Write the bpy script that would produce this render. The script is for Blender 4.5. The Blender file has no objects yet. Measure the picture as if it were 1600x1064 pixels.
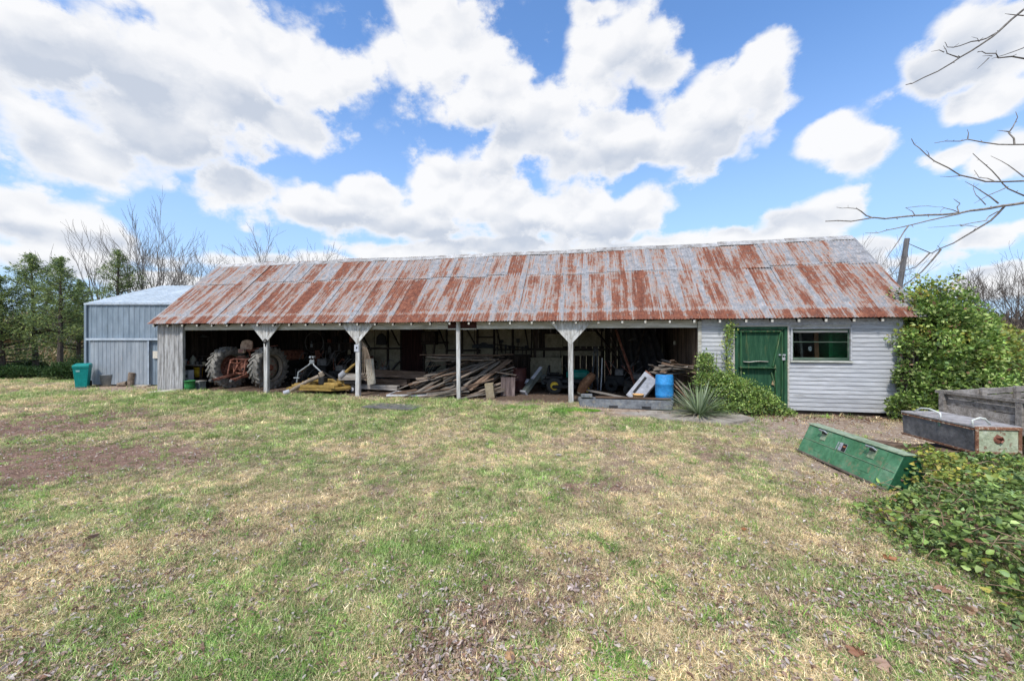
import bpy, math, random
import numpy as np
from mathutils import Vector, Matrix, Euler
random.seed(7); np.random.seed(7)
R = math.radians
sc = bpy.context.scene
COL = sc.collection

# ------------------------------------------------------------------ camera
F, CX, CY, CAMH = 622.0, 800.0, 530.0, 1.9      # focal length and principal row in photograph pixels, eye height
cam_d = bpy.data.cameras.new('camera'); cam = bpy.data.objects.new('camera', cam_d); COL.objects.link(cam)
cam.location = (0, 0, CAMH); cam.rotation_euler = (R(90), 0, 0)
cam_d.sensor_width = 36.0; cam_d.lens = F/1600*36; cam_d.shift_y = -2/1600
cam_d.clip_start = 0.05; cam_d.clip_end = 3000
sc.camera = cam

# ------------------------------------------------------------------ light
SUN_EL, SUN_AZ = 52.0, 205.0         # degrees; azimuth clockwise from +Y: behind the camera, to its left
EXPOSURE = 0.18
sun_d = bpy.data.lights.new('sun', 'SUN'); sun_d.energy = 3.4; sun_d.angle = R(8); sun_d.color = (1.0, 0.96, 0.9)
sun = bpy.data.objects.new('sun', sun_d); COL.objects.link(sun)
sd = Vector((math.sin(R(SUN_AZ))*math.cos(R(SUN_EL)), math.cos(R(SUN_AZ))*math.cos(R(SUN_EL)), math.sin(R(SUN_EL))))
sun.rotation_euler = (-sd).to_track_quat('-Z', 'Y').to_euler(); sun.location = sd*50
sc.view_settings.view_transform = 'Standard'
try: sc.view_settings.look = 'None'
except Exception: pass
sc.view_settings.gamma = 1; sc.view_settings.exposure = EXPOSURE; sc.view_settings.use_curve_mapping = False
sc.render.engine = 'CYCLES'
sc.cycles.use_adaptive_sampling = True; sc.cycles.adaptive_threshold = .02
sc.cycles.max_bounces = 6; sc.cycles.diffuse_bounces = 3; sc.cycles.glossy_bounces = 3; sc.cycles.transmission_bounces = 4
sc.cycles.transparent_max_bounces = 6
try: sc.cycles.use_denoising = True
except Exception: pass

# ------------------------------------------------------------------ sky
def nn(nt, typ, **kw):
    n = nt.nodes.new(typ)
    for k, v in kw.items():
        setattr(n, k, v)
    return n
def lk(nt, a, b): nt.links.new(a, b)
def mth(nt, op, a, b=None, c=None, clamp=False):
    n = nn(nt, 'ShaderNodeMath', operation=op); n.use_clamp = clamp
    for i, v in enumerate((a, b, c)):
        if v is None: continue
        if hasattr(v, 'links'): lk(nt, v, n.inputs[i])
        else: n.inputs[i].default_value = v
    return n.outputs[0]
def mrange(nt, v, a, b, c=0.0, d=1.0, smooth=False):
    n = nn(nt, 'ShaderNodeMapRange'); n.clamp = True
    if smooth: n.interpolation_type = 'SMOOTHSTEP'
    lk(nt, v, n.inputs[0])
    for i, x in zip((1, 2, 3, 4), (a, b, c, d)): n.inputs[i].default_value = x
    return n.outputs[0]
def mixc(nt, f, a, b, mode='MIX'):
    n = nn(nt, 'ShaderNodeMix', data_type='RGBA', blend_type=mode)
    if hasattr(f, 'links'): lk(nt, f, n.inputs[0])
    else: n.inputs[0].default_value = f
    for s, v in ((6, a), (7, b)):
        if hasattr(v, 'links'): lk(nt, v, n.inputs[s])
        else: n.inputs[s].default_value = (*v, 1)
    return n.outputs[2]
def noise(nt, vec, scale, detail=4, rough=.5, dist=0.0):
    n = nn(nt, 'ShaderNodeTexNoise'); n.inputs['Scale'].default_value = scale; n.inputs['Detail'].default_value = detail
    n.inputs['Roughness'].default_value = rough; n.inputs['Distortion'].default_value = dist
    if vec is not None: lk(nt, vec, n.inputs['Vector'])
    return n
def azel(px, py):
    x = (px-CX); return math.atan2(x, F), math.atan2(CY-py, math.hypot(F, x))

world = bpy.data.worlds.new('World'); sc.world = world; world.use_nodes = True
wt = world.node_tree; wt.nodes.clear()
wo = nn(wt, 'ShaderNodeOutputWorld'); bg = nn(wt, 'ShaderNodeBackground'); lk(wt, bg.outputs[0], wo.inputs[0])
SKY_STRENGTH = 0.1
bg.inputs[1].default_value = SKY_STRENGTH
sky = nn(wt, 'ShaderNodeTexSky', sky_type='NISHITA'); sky.sun_disc = False
sky.sun_elevation = R(SUN_EL); sky.sun_rotation = R(SUN_AZ); sky.air_density = 1.0; sky.dust_density = 0.6; sky.ozone_density = 1.5
tc = nn(wt, 'ShaderNodeTexCoord'); dirv = tc.outputs['Generated']
sep = nn(wt, 'ShaderNodeSeparateXYZ'); lk(wt, dirv, sep.inputs[0])
az = mth(wt, 'ARCTAN2', sep.outputs[0], sep.outputs[1]); el = mth(wt, 'ARCSINE', sep.outputs[2])
comb = nn(wt, 'ShaderNodeCombineXYZ'); lk(wt, az, comb.inputs[0]); lk(wt, el, comb.inputs[1])
w1 = noise(wt, dirv, 3.2, 2, .5)
sub = nn(wt, 'ShaderNodeVectorMath', operation='SUBTRACT'); lk(wt, w1.outputs['Color'], sub.inputs[0]); sub.inputs[1].default_value = (.5, .5, .5)
scl = nn(wt, 'ShaderNodeVectorMath', operation='SCALE'); lk(wt, sub.outputs[0], scl.inputs[0]); scl.inputs[3].default_value = 0.07
add = nn(wt, 'ShaderNodeVectorMath', operation='ADD'); lk(wt, comb.outputs[0], add.inputs[0]); lk(wt, scl.outputs[0], add.inputs[1])
V0 = add.outputs[0]
def blobs(lst, k=0.35):
    cur = None
    for (px, py, rx, ry) in lst:
        a, e = azel(px, py)
        dist = F/math.cos(a)
        m = nn(wt, 'ShaderNodeMapping', vector_type='TEXTURE'); lk(wt, V0, m.inputs[0])
        m.inputs['Location'].default_value = (a, e, 0)
        m.inputs['Scale'].default_value = (rx*math.cos(a)**2/F, ry*math.cos(e)/dist, 1)
        ln = nn(wt, 'ShaderNodeVectorMath', operation='LENGTH'); lk(wt, m.outputs[0], ln.inputs[0])
        cur = ln.outputs['Value'] if cur is None else mth(wt, 'SMOOTH_MIN', cur, ln.outputs['Value'], k)
    return cur
CN, CP, CT, CR = 1.9, .9, 1.42, .9
CLOUDS = [(60, 70, 290, 150), (330, 60, 220, 110), (480, 120, 110, 90), (250, 120, 250, 110), (400, 170, 160, 45), (110, 240, 170, 70), (260, 215, 110, 60),
          (690, 70, 130, 90), (760, 140, 80, 60), (640, 20, 60, 30), (800, 230, 50, 60), (850, 200, 60, 60),
          (400, 300, 100, 34), (500, 335, 120, 40), (585, 305, 55, 32), (700, 290, 80, 52), (770, 335, 130, 55), (650, 350, 140, 32), (900, 350, 130, 60), (1000, 330, 55, 42),
          (950, 90, 95, 70), (930, 15, 60, 25), (1020, 120, 60, 40), (1190, 95, 45, 42), (1190, 160, 60, 60), (1100, 200, 120, 70), (960, 235, 130, 55), (1290, 205, 80, 38), (1350, 235, 60, 32), (870, 240, 70, 45),
          (1560, 60, 120, 95), (1510, 110, 70, 50), (1540, 170, 70, 30), (1570, 255, 70, 38), (1490, 245, 50, 20),
          (1240, 350, 90, 46), (1310, 335, 50, 36), (1380, 375, 100, 30), (1160, 375, 90, 26), (1520, 375, 100, 32), (1420, 400, 120, 22), (1000, 392, 220, 20), (420, 415, 160, 16), (770, 385, 160, 22), (1595, 355, 30, 20), (1290, 420, 200, 34), (1560, 440, 120, 26),
          (60, 350, 120, 54), (150, 372, 80, 26), (60, 410, 130, 26), (620, 395, 90, 20), (560, 420, 160, 18), (300, 440, 130, 14)]
fld = blobs(CLOUDS, .25)
n2 = noise(wt, dirv, 2.4, 4, .55)
gen = mrange(wt, n2.outputs[0], .40, .62, 1.5, .5)
front = mth(wt, 'MULTIPLY', mrange(wt, mth(wt, 'ABSOLUTE', az), .95, 1.15, 1, 0), mrange(wt, el, .66, .85, 1, 0))
fld = mth(wt, 'MINIMUM', fld, mth(wt, 'ADD', gen, mth(wt, 'MULTIPLY', front, 3.0)))
sq = nn(wt, 'ShaderNodeVectorMath', operation='MULTIPLY'); lk(wt, dirv, sq.inputs[0]); sq.inputs[1].default_value = (1, 1, 1.35)
n1 = noise(wt, sq.outputs[0], 6.5, 8, .64)
def puff(off):
    va = nn(wt, 'ShaderNodeVectorMath', operation='ADD'); lk(wt, sq.outputs[0], va.inputs[0]); va.inputs[1].default_value = off
    ws = nn(wt, 'ShaderNodeVectorMath', operation='MULTIPLY_ADD'); lk(wt, n1.outputs['Color'], ws.inputs[0]); ws.inputs[1].default_value = (.10, .10, .10); lk(wt, va.outputs[0], ws.inputs[2])
    v = nn(wt, 'ShaderNodeTexVoronoi', feature='F1'); lk(wt, ws.outputs[0], v.inputs['Vector']); v.inputs['Scale'].default_value = 8; v.inputs['Detail'].default_value = 1.6; v.inputs['Roughness'].default_value = .55; v.inputs['Randomness'].default_value = 1.0
    return v.outputs['Distance']
pf = puff((0, 0, 0)); pf2 = puff((-.012, 0, .035))
fd = mth(wt, 'ADD', fld, mth(wt, 'MULTIPLY', mth(wt, 'SUBTRACT', n1.outputs[0], .5), CN))
fd = mth(wt, 'ADD', fd, mth(wt, 'MULTIPLY', mth(wt, 'SUBTRACT', pf, .5), CP))
mask = mrange(wt, fd, CT+.05, CT-.42, 0, 1, True)
dens = mrange(wt, fd, CT-.15, CT-.65, 0, 1, True)
SHADE = [(140, 130, 150, 60), (290, 235, 150, 55), (60, 235, 60, 40), (460, 190, 110, 22), (620, 365, 160, 16), (780, 205, 60, 26), (930, 270, 150, 22), (820, 375, 150, 24),
         (1500, 120, 90, 40), (1300, 400, 160, 22), (1000, 120, 50, 30), (1130, 235, 90, 26), (60, 425, 120, 14), (100, 375, 120, 12), (1530, 420, 120, 16), (1190, 350, 60, 16)]
sh = blobs(SHADE, .4)
shn = mth(wt, 'ADD', sh, mth(wt, 'MULTIPLY', mth(wt, 'SUBTRACT', n1.outputs[0], .5), 2.4))
relief = mth(wt, 'MULTIPLY', mth(wt, 'SUBTRACT', pf2, pf), -CR)
shade = mth(wt, 'MULTIPLY', mth(wt, 'ADD', mrange(wt, shn, 1.9, .3, .10, .85, True), relief, clamp=True), dens)
K = 1/SKY_STRENGTH
ccol = mixc(wt, shade, (.87*K, .87*K, .88*K), (.53*K, .58*K, .67*K))
hz = mrange(wt, el, 0.0, .62, 1, 0)
skyc = mixc(wt, 1.0, sky.outputs[0], (1.5, 1.95, 2.4), 'MULTIPLY')
hz2 = mth(wt, 'MULTIPLY', mth(wt, 'POWER', hz, 1.5), .97)
skyc = mixc(wt, hz2, skyc, (.46*K, .61*K, .83*K))
final = mixc(wt, mth(wt, 'MULTIPLY', mask, .97), skyc, ccol)
lk(wt, final, bg.inputs[0])

# ------------------------------------------------------------------ places
AL = R(11.5); CA, SA = math.cos(AL), math.sin(AL)
OX, OY = 7.03, 10.19                       # foot of the shed's front wall at the right edge of the door
def W(u, v): return OX+u*CA+v*SA, OY-u*SA+v*CA
def toshed(X, Y):
    dx, dy = X-OX, Y-OY
    return dx*CA-dy*SA, dx*SA+dy*CA
def U(px, v=0.0):
    k = (px-CX)/F
    return (k*(OY+v*CA)-OX-v*SA)/(CA+k*SA)
def sstep(x, a, b):
    t = np.clip((np.asarray(x, float)-a)/(b-a), 0, 1); return t*t*(3-2*t)
_rng = np.random.RandomState(3); _T = _rng.rand(256, 256)
def vnoise(x, y):
    x = np.asarray(x, float); y = np.asarray(y, float)
    xi = np.floor(x).astype(int); yi = np.floor(y).astype(int); fx = x-xi; fy = y-yi
    fx = fx*fx*(3-2*fx); fy = fy*fy*(3-2*fy)
    g = lambda a, b: _T[a % 256, b % 256]
    return (g(xi, yi)*(1-fx)+g(xi+1, yi)*fx)*(1-fy)+(g(xi, yi+1)*(1-fx)+g(xi+1, yi+1)*fx)*fy
def fbm(x, y, o=4):
    s = 0; a = .5; t = 0
    for i in range(o):
        s = s+a*vnoise(x*2**i+17.3*i, y*2**i+5.1*i); t += a; a *= .5
    return s/t
def gz(X, Y):
    X = np.asarray(X, float); Y = np.asarray(Y, float)
    u, v = toshed(X, Y)
    h = .11*sstep(u, -.5, -4.5)*sstep(u, -21, -18)*sstep(v, -3, -.2)
    near = sstep(v, .4, -1.0)
    h = h+near*.05*(fbm(X*.5+40, Y*.5+9, 3)-.5)+near*.03*(fbm(X*2.5, Y*2.5, 3)-.5)
    return h
def gzf(X, Y): return float(gz(X, Y))
def G(px, py, h=0.0):
    Z = (CAMH-h)*F/(py-CY); return (px-CX)/F*Z, Z
def P(px, py, Z): return ((px-CX)/F*Z, Z, CAMH+(CY-py)/F*Z)

# ------------------------------------------------------------------ materials
MATS = {}
def new_mat(name, rough=.8, metal=0.0, spec=.3):
    m = bpy.data.materials.new(name); m.use_nodes = True; nt = m.node_tree
    b = nt.nodes['Principled BSDF']; b.inputs['Roughness'].default_value = rough; b.inputs['Metallic'].default_value = metal
    try: b.inputs['Specular IOR Level'].default_value = spec
    except Exception: pass
    return m, nt, b
def ovec(nt, stretch=(1, 1, 1), rnd=True, obj=None, src='Object'):
    t = nn(nt, 'ShaderNodeTexCoord')
    if obj is not None: t.object = obj
    mp = nn(nt, 'ShaderNodeMapping'); lk(nt, t.outputs[src], mp.inputs[0]); mp.inputs['Scale'].default_value = stretch
    if rnd:
        oi = nn(nt, 'ShaderNodeObjectInfo'); s = nn(nt, 'ShaderNodeVectorMath', operation='SCALE')
        c = nn(nt, 'ShaderNodeCombineXYZ')
        for i in range(3): lk(nt, oi.outputs['Random'], c.inputs[i])
        lk(nt, c.outputs[0], s.inputs[0]); s.inputs[3].default_value = 37.0
        lk(nt, s.outputs[0], mp.inputs['Location'])
    return mp.outputs[0]
def ramp(nt, v, cols):
    r = nn(nt, 'ShaderNodeValToRGB'); lk(nt, v, r.inputs[0]); e = r.color_ramp.elements
    while len(e) < len(cols): e.new(.5)
    for x, (p, c) in zip(e, cols): x.position = p; x.color = (*c, 1)
    return r.outputs[0]
def bump(nt, b, h, strength, dist=.01):
    n = nn(nt, 'ShaderNodeBump'); n.inputs['Strength'].default_value = strength; n.inputs['Distance'].default_value = dist
    lk(nt, h, n.inputs['Height']); lk(nt, n.outputs[0], b.inputs['Normal'])
def mat(name, cols, scale=6, rough=.8, bmp=.3, stretch=(1, 1, 1), detail=6, metal=0.0, vary=.25, wear=None, wscale=9, wpos=(.58, .66), rnd=True, dist=.01, spec=.3, fine=4.0):
    """cols: list of (pos, rgb) over a noise; wear: colour showing where a second noise is high; vary: brightness change per object."""
    if name in MATS: return MATS[name]
    m, nt, b = new_mat(name, rough, metal, spec)
    v = ovec(nt, stretch, rnd)
    n = noise(nt, v, scale, detail, .6)
    c = ramp(nt, n.outputs[0], cols)
    n2 = noise(nt, v, scale*fine, 5, .65)
    c = mixc(nt, mrange(nt, n2.outputs[0], .35, .7, 0, .45), c, (0, 0, 0), 'MULTIPLY') if False else mixc(nt, .35, c, ramp(nt, n2.outputs[0], [(.3, (.45, .45, .45)), (.7, (1.4, 1.4, 1.4))]), 'MULTIPLY')
    if wear is not None:
        n3 = noise(nt, v, wscale, 8, .7)
        c = mixc(nt, mrange(nt, n3.outputs[0], wpos[0], wpos[1]), c, wear)
    if vary:
        oi = nn(nt, 'ShaderNodeObjectInfo')
        hv = nn(nt, 'ShaderNodeHueSaturation'); lk(nt, c, hv.inputs['Color']); lk(nt, mrange(nt, oi.outputs['Random'], 0, 1, 1-vary, 1+vary), hv.inputs['Value'])
        c = hv.outputs[0]
    lk(nt, c, b.inputs['Base Color'])
    hgt = mth(nt, 'ADD', n.outputs[0], mth(nt, 'MULTIPLY', n2.outputs[0], .6))
    bump(nt, b, hgt, bmp, dist)
    MATS[name] = m
    return m
def g3(v): return (v, v, v)
# weathered boards, grain along local x / z
def woodm(name, a, b_, c_, axis='x', rough=.85, wear=None, wpos=(.58, .66), vary=.25, sc_=7):
    st = {'x': (.12, 1, 1), 'y': (1, .12, 1), 'z': (1, 1, .1)}[axis]
    return mat(name, [(.3, a), (.5, b_), (.7, c_)], scale=sc_, rough=rough, bmp=.5, stretch=tuple(s*2 for s in st), wear=wear, wpos=wpos, vary=vary, wscale=5, spec=.15)
greyx = woodm('grey_board', (.12, .105, .095), (.26, .235, .21), (.38, .35, .32))
greyz = woodm('weathered_plank', (.13, .125, .12), (.29, .285, .28), (.46, .46, .46), 'z', vary=.12)
whitew = woodm('old_white_paint', (.26, .245, .22), (.47, .46, .44), (.60, .60, .59), 'z', wear=(.27, .25, .23), wpos=(.55, .62), vary=.08)
whitex = woodm('old_white_paint_along', (.30, .28, .23), (.45, .43, .37), (.56, .545, .50), 'x', wear=(.26, .24, .21), wpos=(.60, .66), vary=.08)
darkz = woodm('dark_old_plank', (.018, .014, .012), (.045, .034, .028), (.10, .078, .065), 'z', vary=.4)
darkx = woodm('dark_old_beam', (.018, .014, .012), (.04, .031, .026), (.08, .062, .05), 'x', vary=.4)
brownx = woodm('brown_board', (.07, .045, .032), (.15, .10, .07), (.27, .19, .14), 'x', vary=.35)
siding = mat('siding_paint', [(.3, (.33, .34, .355)), (.5, (.41, .42, .435)), (.7, (.48, .49, .505))], 5, .7, .12, stretch=(1, .15, 1.5), wear=(.24, .235, .22), wscale=7, wpos=(.60, .68), vary=.05)
greend = woodm('green_door_paint', (.014, .05, .028), (.022, .075, .040), (.045, .11, .062), 'z', wear=(.13, .15, .06), wpos=(.58, .75), vary=.12)
rustred = mat('rusty_red_iron', [(.3, (.08, .03, .02)), (.5, (.22, .085, .055)), (.7, (.40, .20, .145))], 9, .75, .4, metal=.1)
tyre_m = mat('dusty_tyre_rubber', [(.3, (.07, .066, .06)), (.6, (.24, .225, .20))], 7, .9, .4, vary=.1)
rubber = mat('black_rubber', [(.3, (.012, .012, .012)), (.7, (.035, .034, .032))], 9, .75, .3)
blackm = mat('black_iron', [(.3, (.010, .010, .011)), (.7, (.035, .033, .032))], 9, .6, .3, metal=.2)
greyiron = mat('grey_iron', [(.3, (.07, .07, .07)), (.7, (.20, .19, .18))], 9, .55, .3, metal=.4)
galv = mat('galvanised_steel', [(.3, (.25, .27, .28)), (.7, (.42, .44, .46))], 6, .5, .2, metal=.5)
yellowm = mat('worn_yellow_paint', [(.3, (.22, .14, .04)), (.6, (.36, .235, .06)), (.75, (.38, .30, .14))], 7, .6, .3, wear=(.16, .09, .05), wpos=(.6, .68))
whitem = mat('white_enamel', [(.3, (.27, .28, .31)), (.7, (.42, .43, .47))], 5, .5, .15, wear=(.30, .26, .22), wpos=(.66, .72))
creamm = mat('aged_cream_board', [(.3, (.18, .155, .105)), (.6, (.31, .275, .195))], 3, .85, .2, wear=(.25, .18, .12), wpos=(.62, .75), vary=.12)
barrelb = mat('faded_blue_plastic', [(.3, (.02, .17, .42)), (.7, (.035, .25, .55))], 5, .5, .15)
tealp = mat('teal_plastic', [(.3, (.0, .21, .19)), (.7, (.005, .27, .24))], 4, .45, .08, vary=0)
# ------------------------------------------------------------------ mesh helpers
class M:
    def __init__(s): s.v = []; s.f = []
    def add(s, vs, fs, mx=None):
        o = len(s.v)
        s.v += [tuple(mx @ Vector(p)) if mx is not None else tuple(p) for p in vs]
        s.f += [tuple(o+i for i in f) for f in fs]; return s
    def box(s, c, d, rot=None):
        hx, hy, hz = d[0]/2, d[1]/2, d[2]/2
        vs = [Vector((x, y, z)) for x in (-hx, hx) for y in (-hy, hy) for z in (-hz, hz)]
        if rot is not None:
            e = Euler(rot).to_matrix(); vs = [e @ p for p in vs]
        c = Vector(c); return s.add([p+c for p in vs], [(0, 1, 3, 2), (4, 6, 7, 5), (0, 4, 5, 1), (2, 3, 7, 6), (0, 2, 6, 4), (1, 5, 7, 3)])
    def bar(s, a, b, w, h, up=(0, 0, 1)):
        a, b = Vector(a), Vector(b); d = (b-a); L = d.length; d.normalize(); up = Vector(up)
        if abs(d.dot(up)) > .98: up = Vector((1, 0, 0))
        sx = d.cross(up).normalized(); sz = sx.cross(d).normalized()
        vs = []
        for p in (a, b):
            for (i, j) in ((-1, -1), (1, -1), (1, 1), (-1, 1)): vs.append(p+sx*i*w/2+sz*j*h/2)
        return s.add(vs, [(3, 2, 1, 0), (4, 5, 6, 7), (0, 1, 5, 4), (1, 2, 6, 5), (2, 3, 7, 6), (3, 0, 4, 7)])
    def tube(s, pts, r, n=6, cap=True):
        pts = [Vector(p) for p in pts]; rs = r if isinstance(r, (list, tuple)) else [r]*len(pts)
        o = len(s.v); prev = None
        for i, p in enumerate(pts):
            d = (pts[min(i+1, len(pts)-1)]-pts[max(i-1, 0)]).normalized()
            if prev is None:
                up = Vector((0, 0, 1)) if abs(d.z) < .9 else Vector((1, 0, 0)); a = d.cross(up).normalized()
            else:
                a = (prev-d*prev.dot(d)).normalized()
            prev = a; b = d.cross(a)
            for k in range(n):
                t = 2*math.pi*k/n; s.v.append(tuple(p+(a*math.cos(t)+b*math.sin(t))*rs[i]))
        for i in range(len(pts)-1):
            for k in range(n):
                k2 = (k+1) % n; s.f.append((o+i*n+k, o+i*n+k2, o+(i+1)*n+k2, o+(i+1)*n+k))
        if cap:
            s.f.append(tuple(o+k for k in range(n))[::-1]); s.f.append(tuple(o+(len(pts)-1)*n+k for k in range(n)))
        return s
    def lathe(s, prof, n=16, mx=None, c=(0, 0, 0)):
        vs = []; fs = []
        for (r, z) in prof:
            for k in range(n):
                t = 2*math.pi*k/n; vs.append((c[0]+r*math.cos(t), c[1]+r*math.sin(t), c[2]+z))
        for i in range(len(prof)-1):
            for k in range(n):
                k2 = (k+1) % n; fs.append((i*n+k, i*n+k2, (i+1)*n+k2, (i+1)*n+k))
        return s.add(vs, fs, mx)
    def prism(s, poly, y0, y1, mx=None):      # poly in x,z, extruded along y
        n = len(poly); vs = [(x, y0, z) for x, z in poly]+[(x, y1, z) for x, z in poly]
        fs = [tuple(range(n)), tuple(range(2*n-1, n-1, -1))]+[((i+1) % n, i, n+i, n+(i+1) % n) for i in range(n)]
        return s.add(vs, fs, mx)
    def ico(s, c, r, rz=1.0, jit=0.0, seed=0):
        rr = random.Random(seed); n, m_ = 10, 7; vs = []; fs = []
        for i in range(m_+1):
            ph = math.pi*i/m_
            for k in range(n):
                t = 2*math.pi*k/n; q = 1+jit*(rr.random()-.5)
                vs.append((c[0]+r*q*math.sin(ph)*math.cos(t), c[1]+r*q*math.sin(ph)*math.sin(t), c[2]+r*rz*q*math.cos(ph)))
        for i in range(m_):
            for k in range(n): fs.append((i*n+k, (i+1)*n+k, (i+1)*n+(k+1) % n, i*n+(k+1) % n))
        return s.add(vs, fs)
    def mesh(s, name, smooth=False):
        me = bpy.data.meshes.new(name); me.from_pydata(s.v, [], s.f); me.update()
        if smooth:
            me.polygons.foreach_set('use_smooth', [True]*len(me.polygons))
        return me
    def build(s, name, m, parent=None, smooth=False, bevel=0.0, loc=None, rot=None):
        o = bpy.data.objects.new(name, s.mesh(name, smooth)); COL.objects.link(o); o.data.materials.append(m)
        if parent is not None: o.parent = parent
        if loc is not None: o.location = loc
        if rot is not None: o.rotation_euler = rot
        if bevel:
            b = o.modifiers.new('b', 'BEVEL'); b.width = bevel; b.segments = 1; b.limit_method = 'ANGLE'; b.angle_limit = R(40)
        if smooth and bevel == 0:
            pass
        return o
def tag(o, label, cat, group=None, kind=None):
    if label: o['label'] = label
    if cat: o['category'] = cat
    if group: o['group'] = group
    if kind: o['kind'] = kind
    return o
def thing(name, label, cat, loc=(0, 0, 0), rz=0.0, group=None, rot=None):
    o = bpy.data.objects.new(name, None); COL.objects.link(o); o.location = loc
    o.rotation_euler = rot if rot is not None else (0, 0, rz); o.empty_display_size = .2
    return tag(o, label, cat, group)
def SL(u, v, z=None, dz=0.0):
    """shed place -> world location resting on the ground"""
    X, Y = W(u, v); return (X, Y, (gzf(X, Y) if z is None else z)+dz)
def SP(px, v, z=None, dz=0.0): return SL(U(px, v), v, z, dz)
def mesh_np(name, V, Fs, col=None, smooth=False):
    """Fs: list of (n,k) int arrays; col: per-vertex rgb"""
    me = bpy.data.meshes.new(name); V = np.asarray(V, np.float32)
    me.vertices.add(len(V)); me.vertices.foreach_set('co', V.ravel())
    Fs = [np.asarray(f, np.int32) for f in Fs if len(f)]
    nl = sum(f.size for f in Fs); npoly = sum(len(f) for f in Fs)
    me.loops.add(nl); me.loops.foreach_set('vertex_index', np.concatenate([f.ravel() for f in Fs]))
    me.polygons.add(npoly)
    tot = np.concatenate([np.full(len(f), f.shape[1], np.int32) for f in Fs])
    st = np.concatenate([[0], np.cumsum(tot)[:-1]]).astype(np.int32)
    me.polygons.foreach_set('loop_start', st)
    try: me.polygons.foreach_set('loop_total', tot)
    except Exception: pass
    if smooth: me.polygons.foreach_set('use_smooth', np.ones(npoly, bool))
    if col is not None:
        a = me.color_attributes.new('col', 'FLOAT_COLOR', 'POINT')
        c = np.ones((len(V), 4), np.float32); c[:, :3] = col; a.data.foreach_set('color', c.ravel())
    me.update(calc_edges=True); me.validate()
    return me
def obj_np(name, me, m, parent=None):
    o = bpy.data.objects.new(name, me); COL.objects.link(o); me.materials.append(m)
    if parent is not None: o.parent = parent
    return o
def colmat(name, rough=.6, transl=0.0, inst=False, attr='col', spec=.3, bmp=0):
    m, nt, b = new_mat(name, rough, 0, spec)
    a = nn(nt, 'ShaderNodeAttribute'); a.attribute_name = attr
    if inst: a.attribute_type = 'INSTANCER'
    lk(nt, a.outputs['Color'], b.inputs['Base Color'])
    if transl:
        t = nn(nt, 'ShaderNodeBsdfTranslucent'); lk(nt, a.outputs['Color'], t.inputs[0])
        mx = nn(nt, 'ShaderNodeMixShader'); mx.inputs[0].default_value = transl
        out = nt.nodes['Material Output']; lk(nt, b.outputs[0], mx.inputs[1]); lk(nt, t.outputs[0], mx.inputs[2]); lk(nt, mx.outputs[0], out.inputs[0])
    return m
leafm = colmat('leaf_tissue', .55, .25)
barkm = mat('grey_bark', [(.3, (.07, .062, .055)), (.6, (.19, .17, .15))], 14, .9, .6, stretch=(1, 1, .25), vary=.15)
twigm = mat('pale_twig_bark', [(.3, (.13, .115, .10)), (.6, (.30, .27, .24))], 20, .85, .3, vary=.1)
darkbark = mat('dark_bark', [(.3, (.035, .028, .024)), (.6, (.10, .08, .065))], 14, .9, .6, stretch=(1, 1, .25), vary=.15)
def leaves(C, D, size, width, fold=.25, rich=False):
    """leaf-shaped faces: C (n,3) bases, D (n,3) directions"""
    n = len(C); D = D/np.linalg.norm(D, axis=1, keepdims=True)
    rv = np.random.randn(n, 3); S = np.cross(D, rv); S /= np.linalg.norm(S, axis=1, keepdims=True); N = np.cross(S, D)
    s = size[:, None]; w = (width*size)[:, None]
    tip = C+D*s+N*s*.0
    if not rich:
        mid = C+D*s*.45
        V = np.stack([C, mid+S*w+N*s*fold*.4, tip, mid-S*w+N*s*fold*.4], 1).reshape(-1, 3)
        b = np.arange(n)[:, None]*4
        return V, [b+np.array([0, 1, 2]), b+np.array([0, 2, 3])], 4
    m1 = C+D*s*.3; m2 = C+D*s*.68; dr = -N*s*.12
    V = np.stack([C, m1+S*w+N*s*fold*.35, m2+S*w*.8+N*s*fold*.3+dr*.5, tip+dr*1.6, m2-S*w*.8+N*s*fold*.3+dr*.5, m1-S*w+N*s*fold*.35, m1, m2+dr*.5], 1).reshape(-1, 3)
    b = np.arange(n)[:, None]*8
    return V, [b+np.array([0, 1, 6]), b+np.array([6, 5, 0]), b+np.array([2, 3, 7]), b+np.array([3, 4, 7]), b+np.array([1, 2, 7, 6])[:4], b+np.array([6, 7, 4, 5])], 8

# ------------------------------------------------------------------ ground
def lin(s): 
    s = np.asarray(s, float)/255; return np.where(s < .04045, s/12.92, ((s+.055)/1.055)**2.4)
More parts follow.
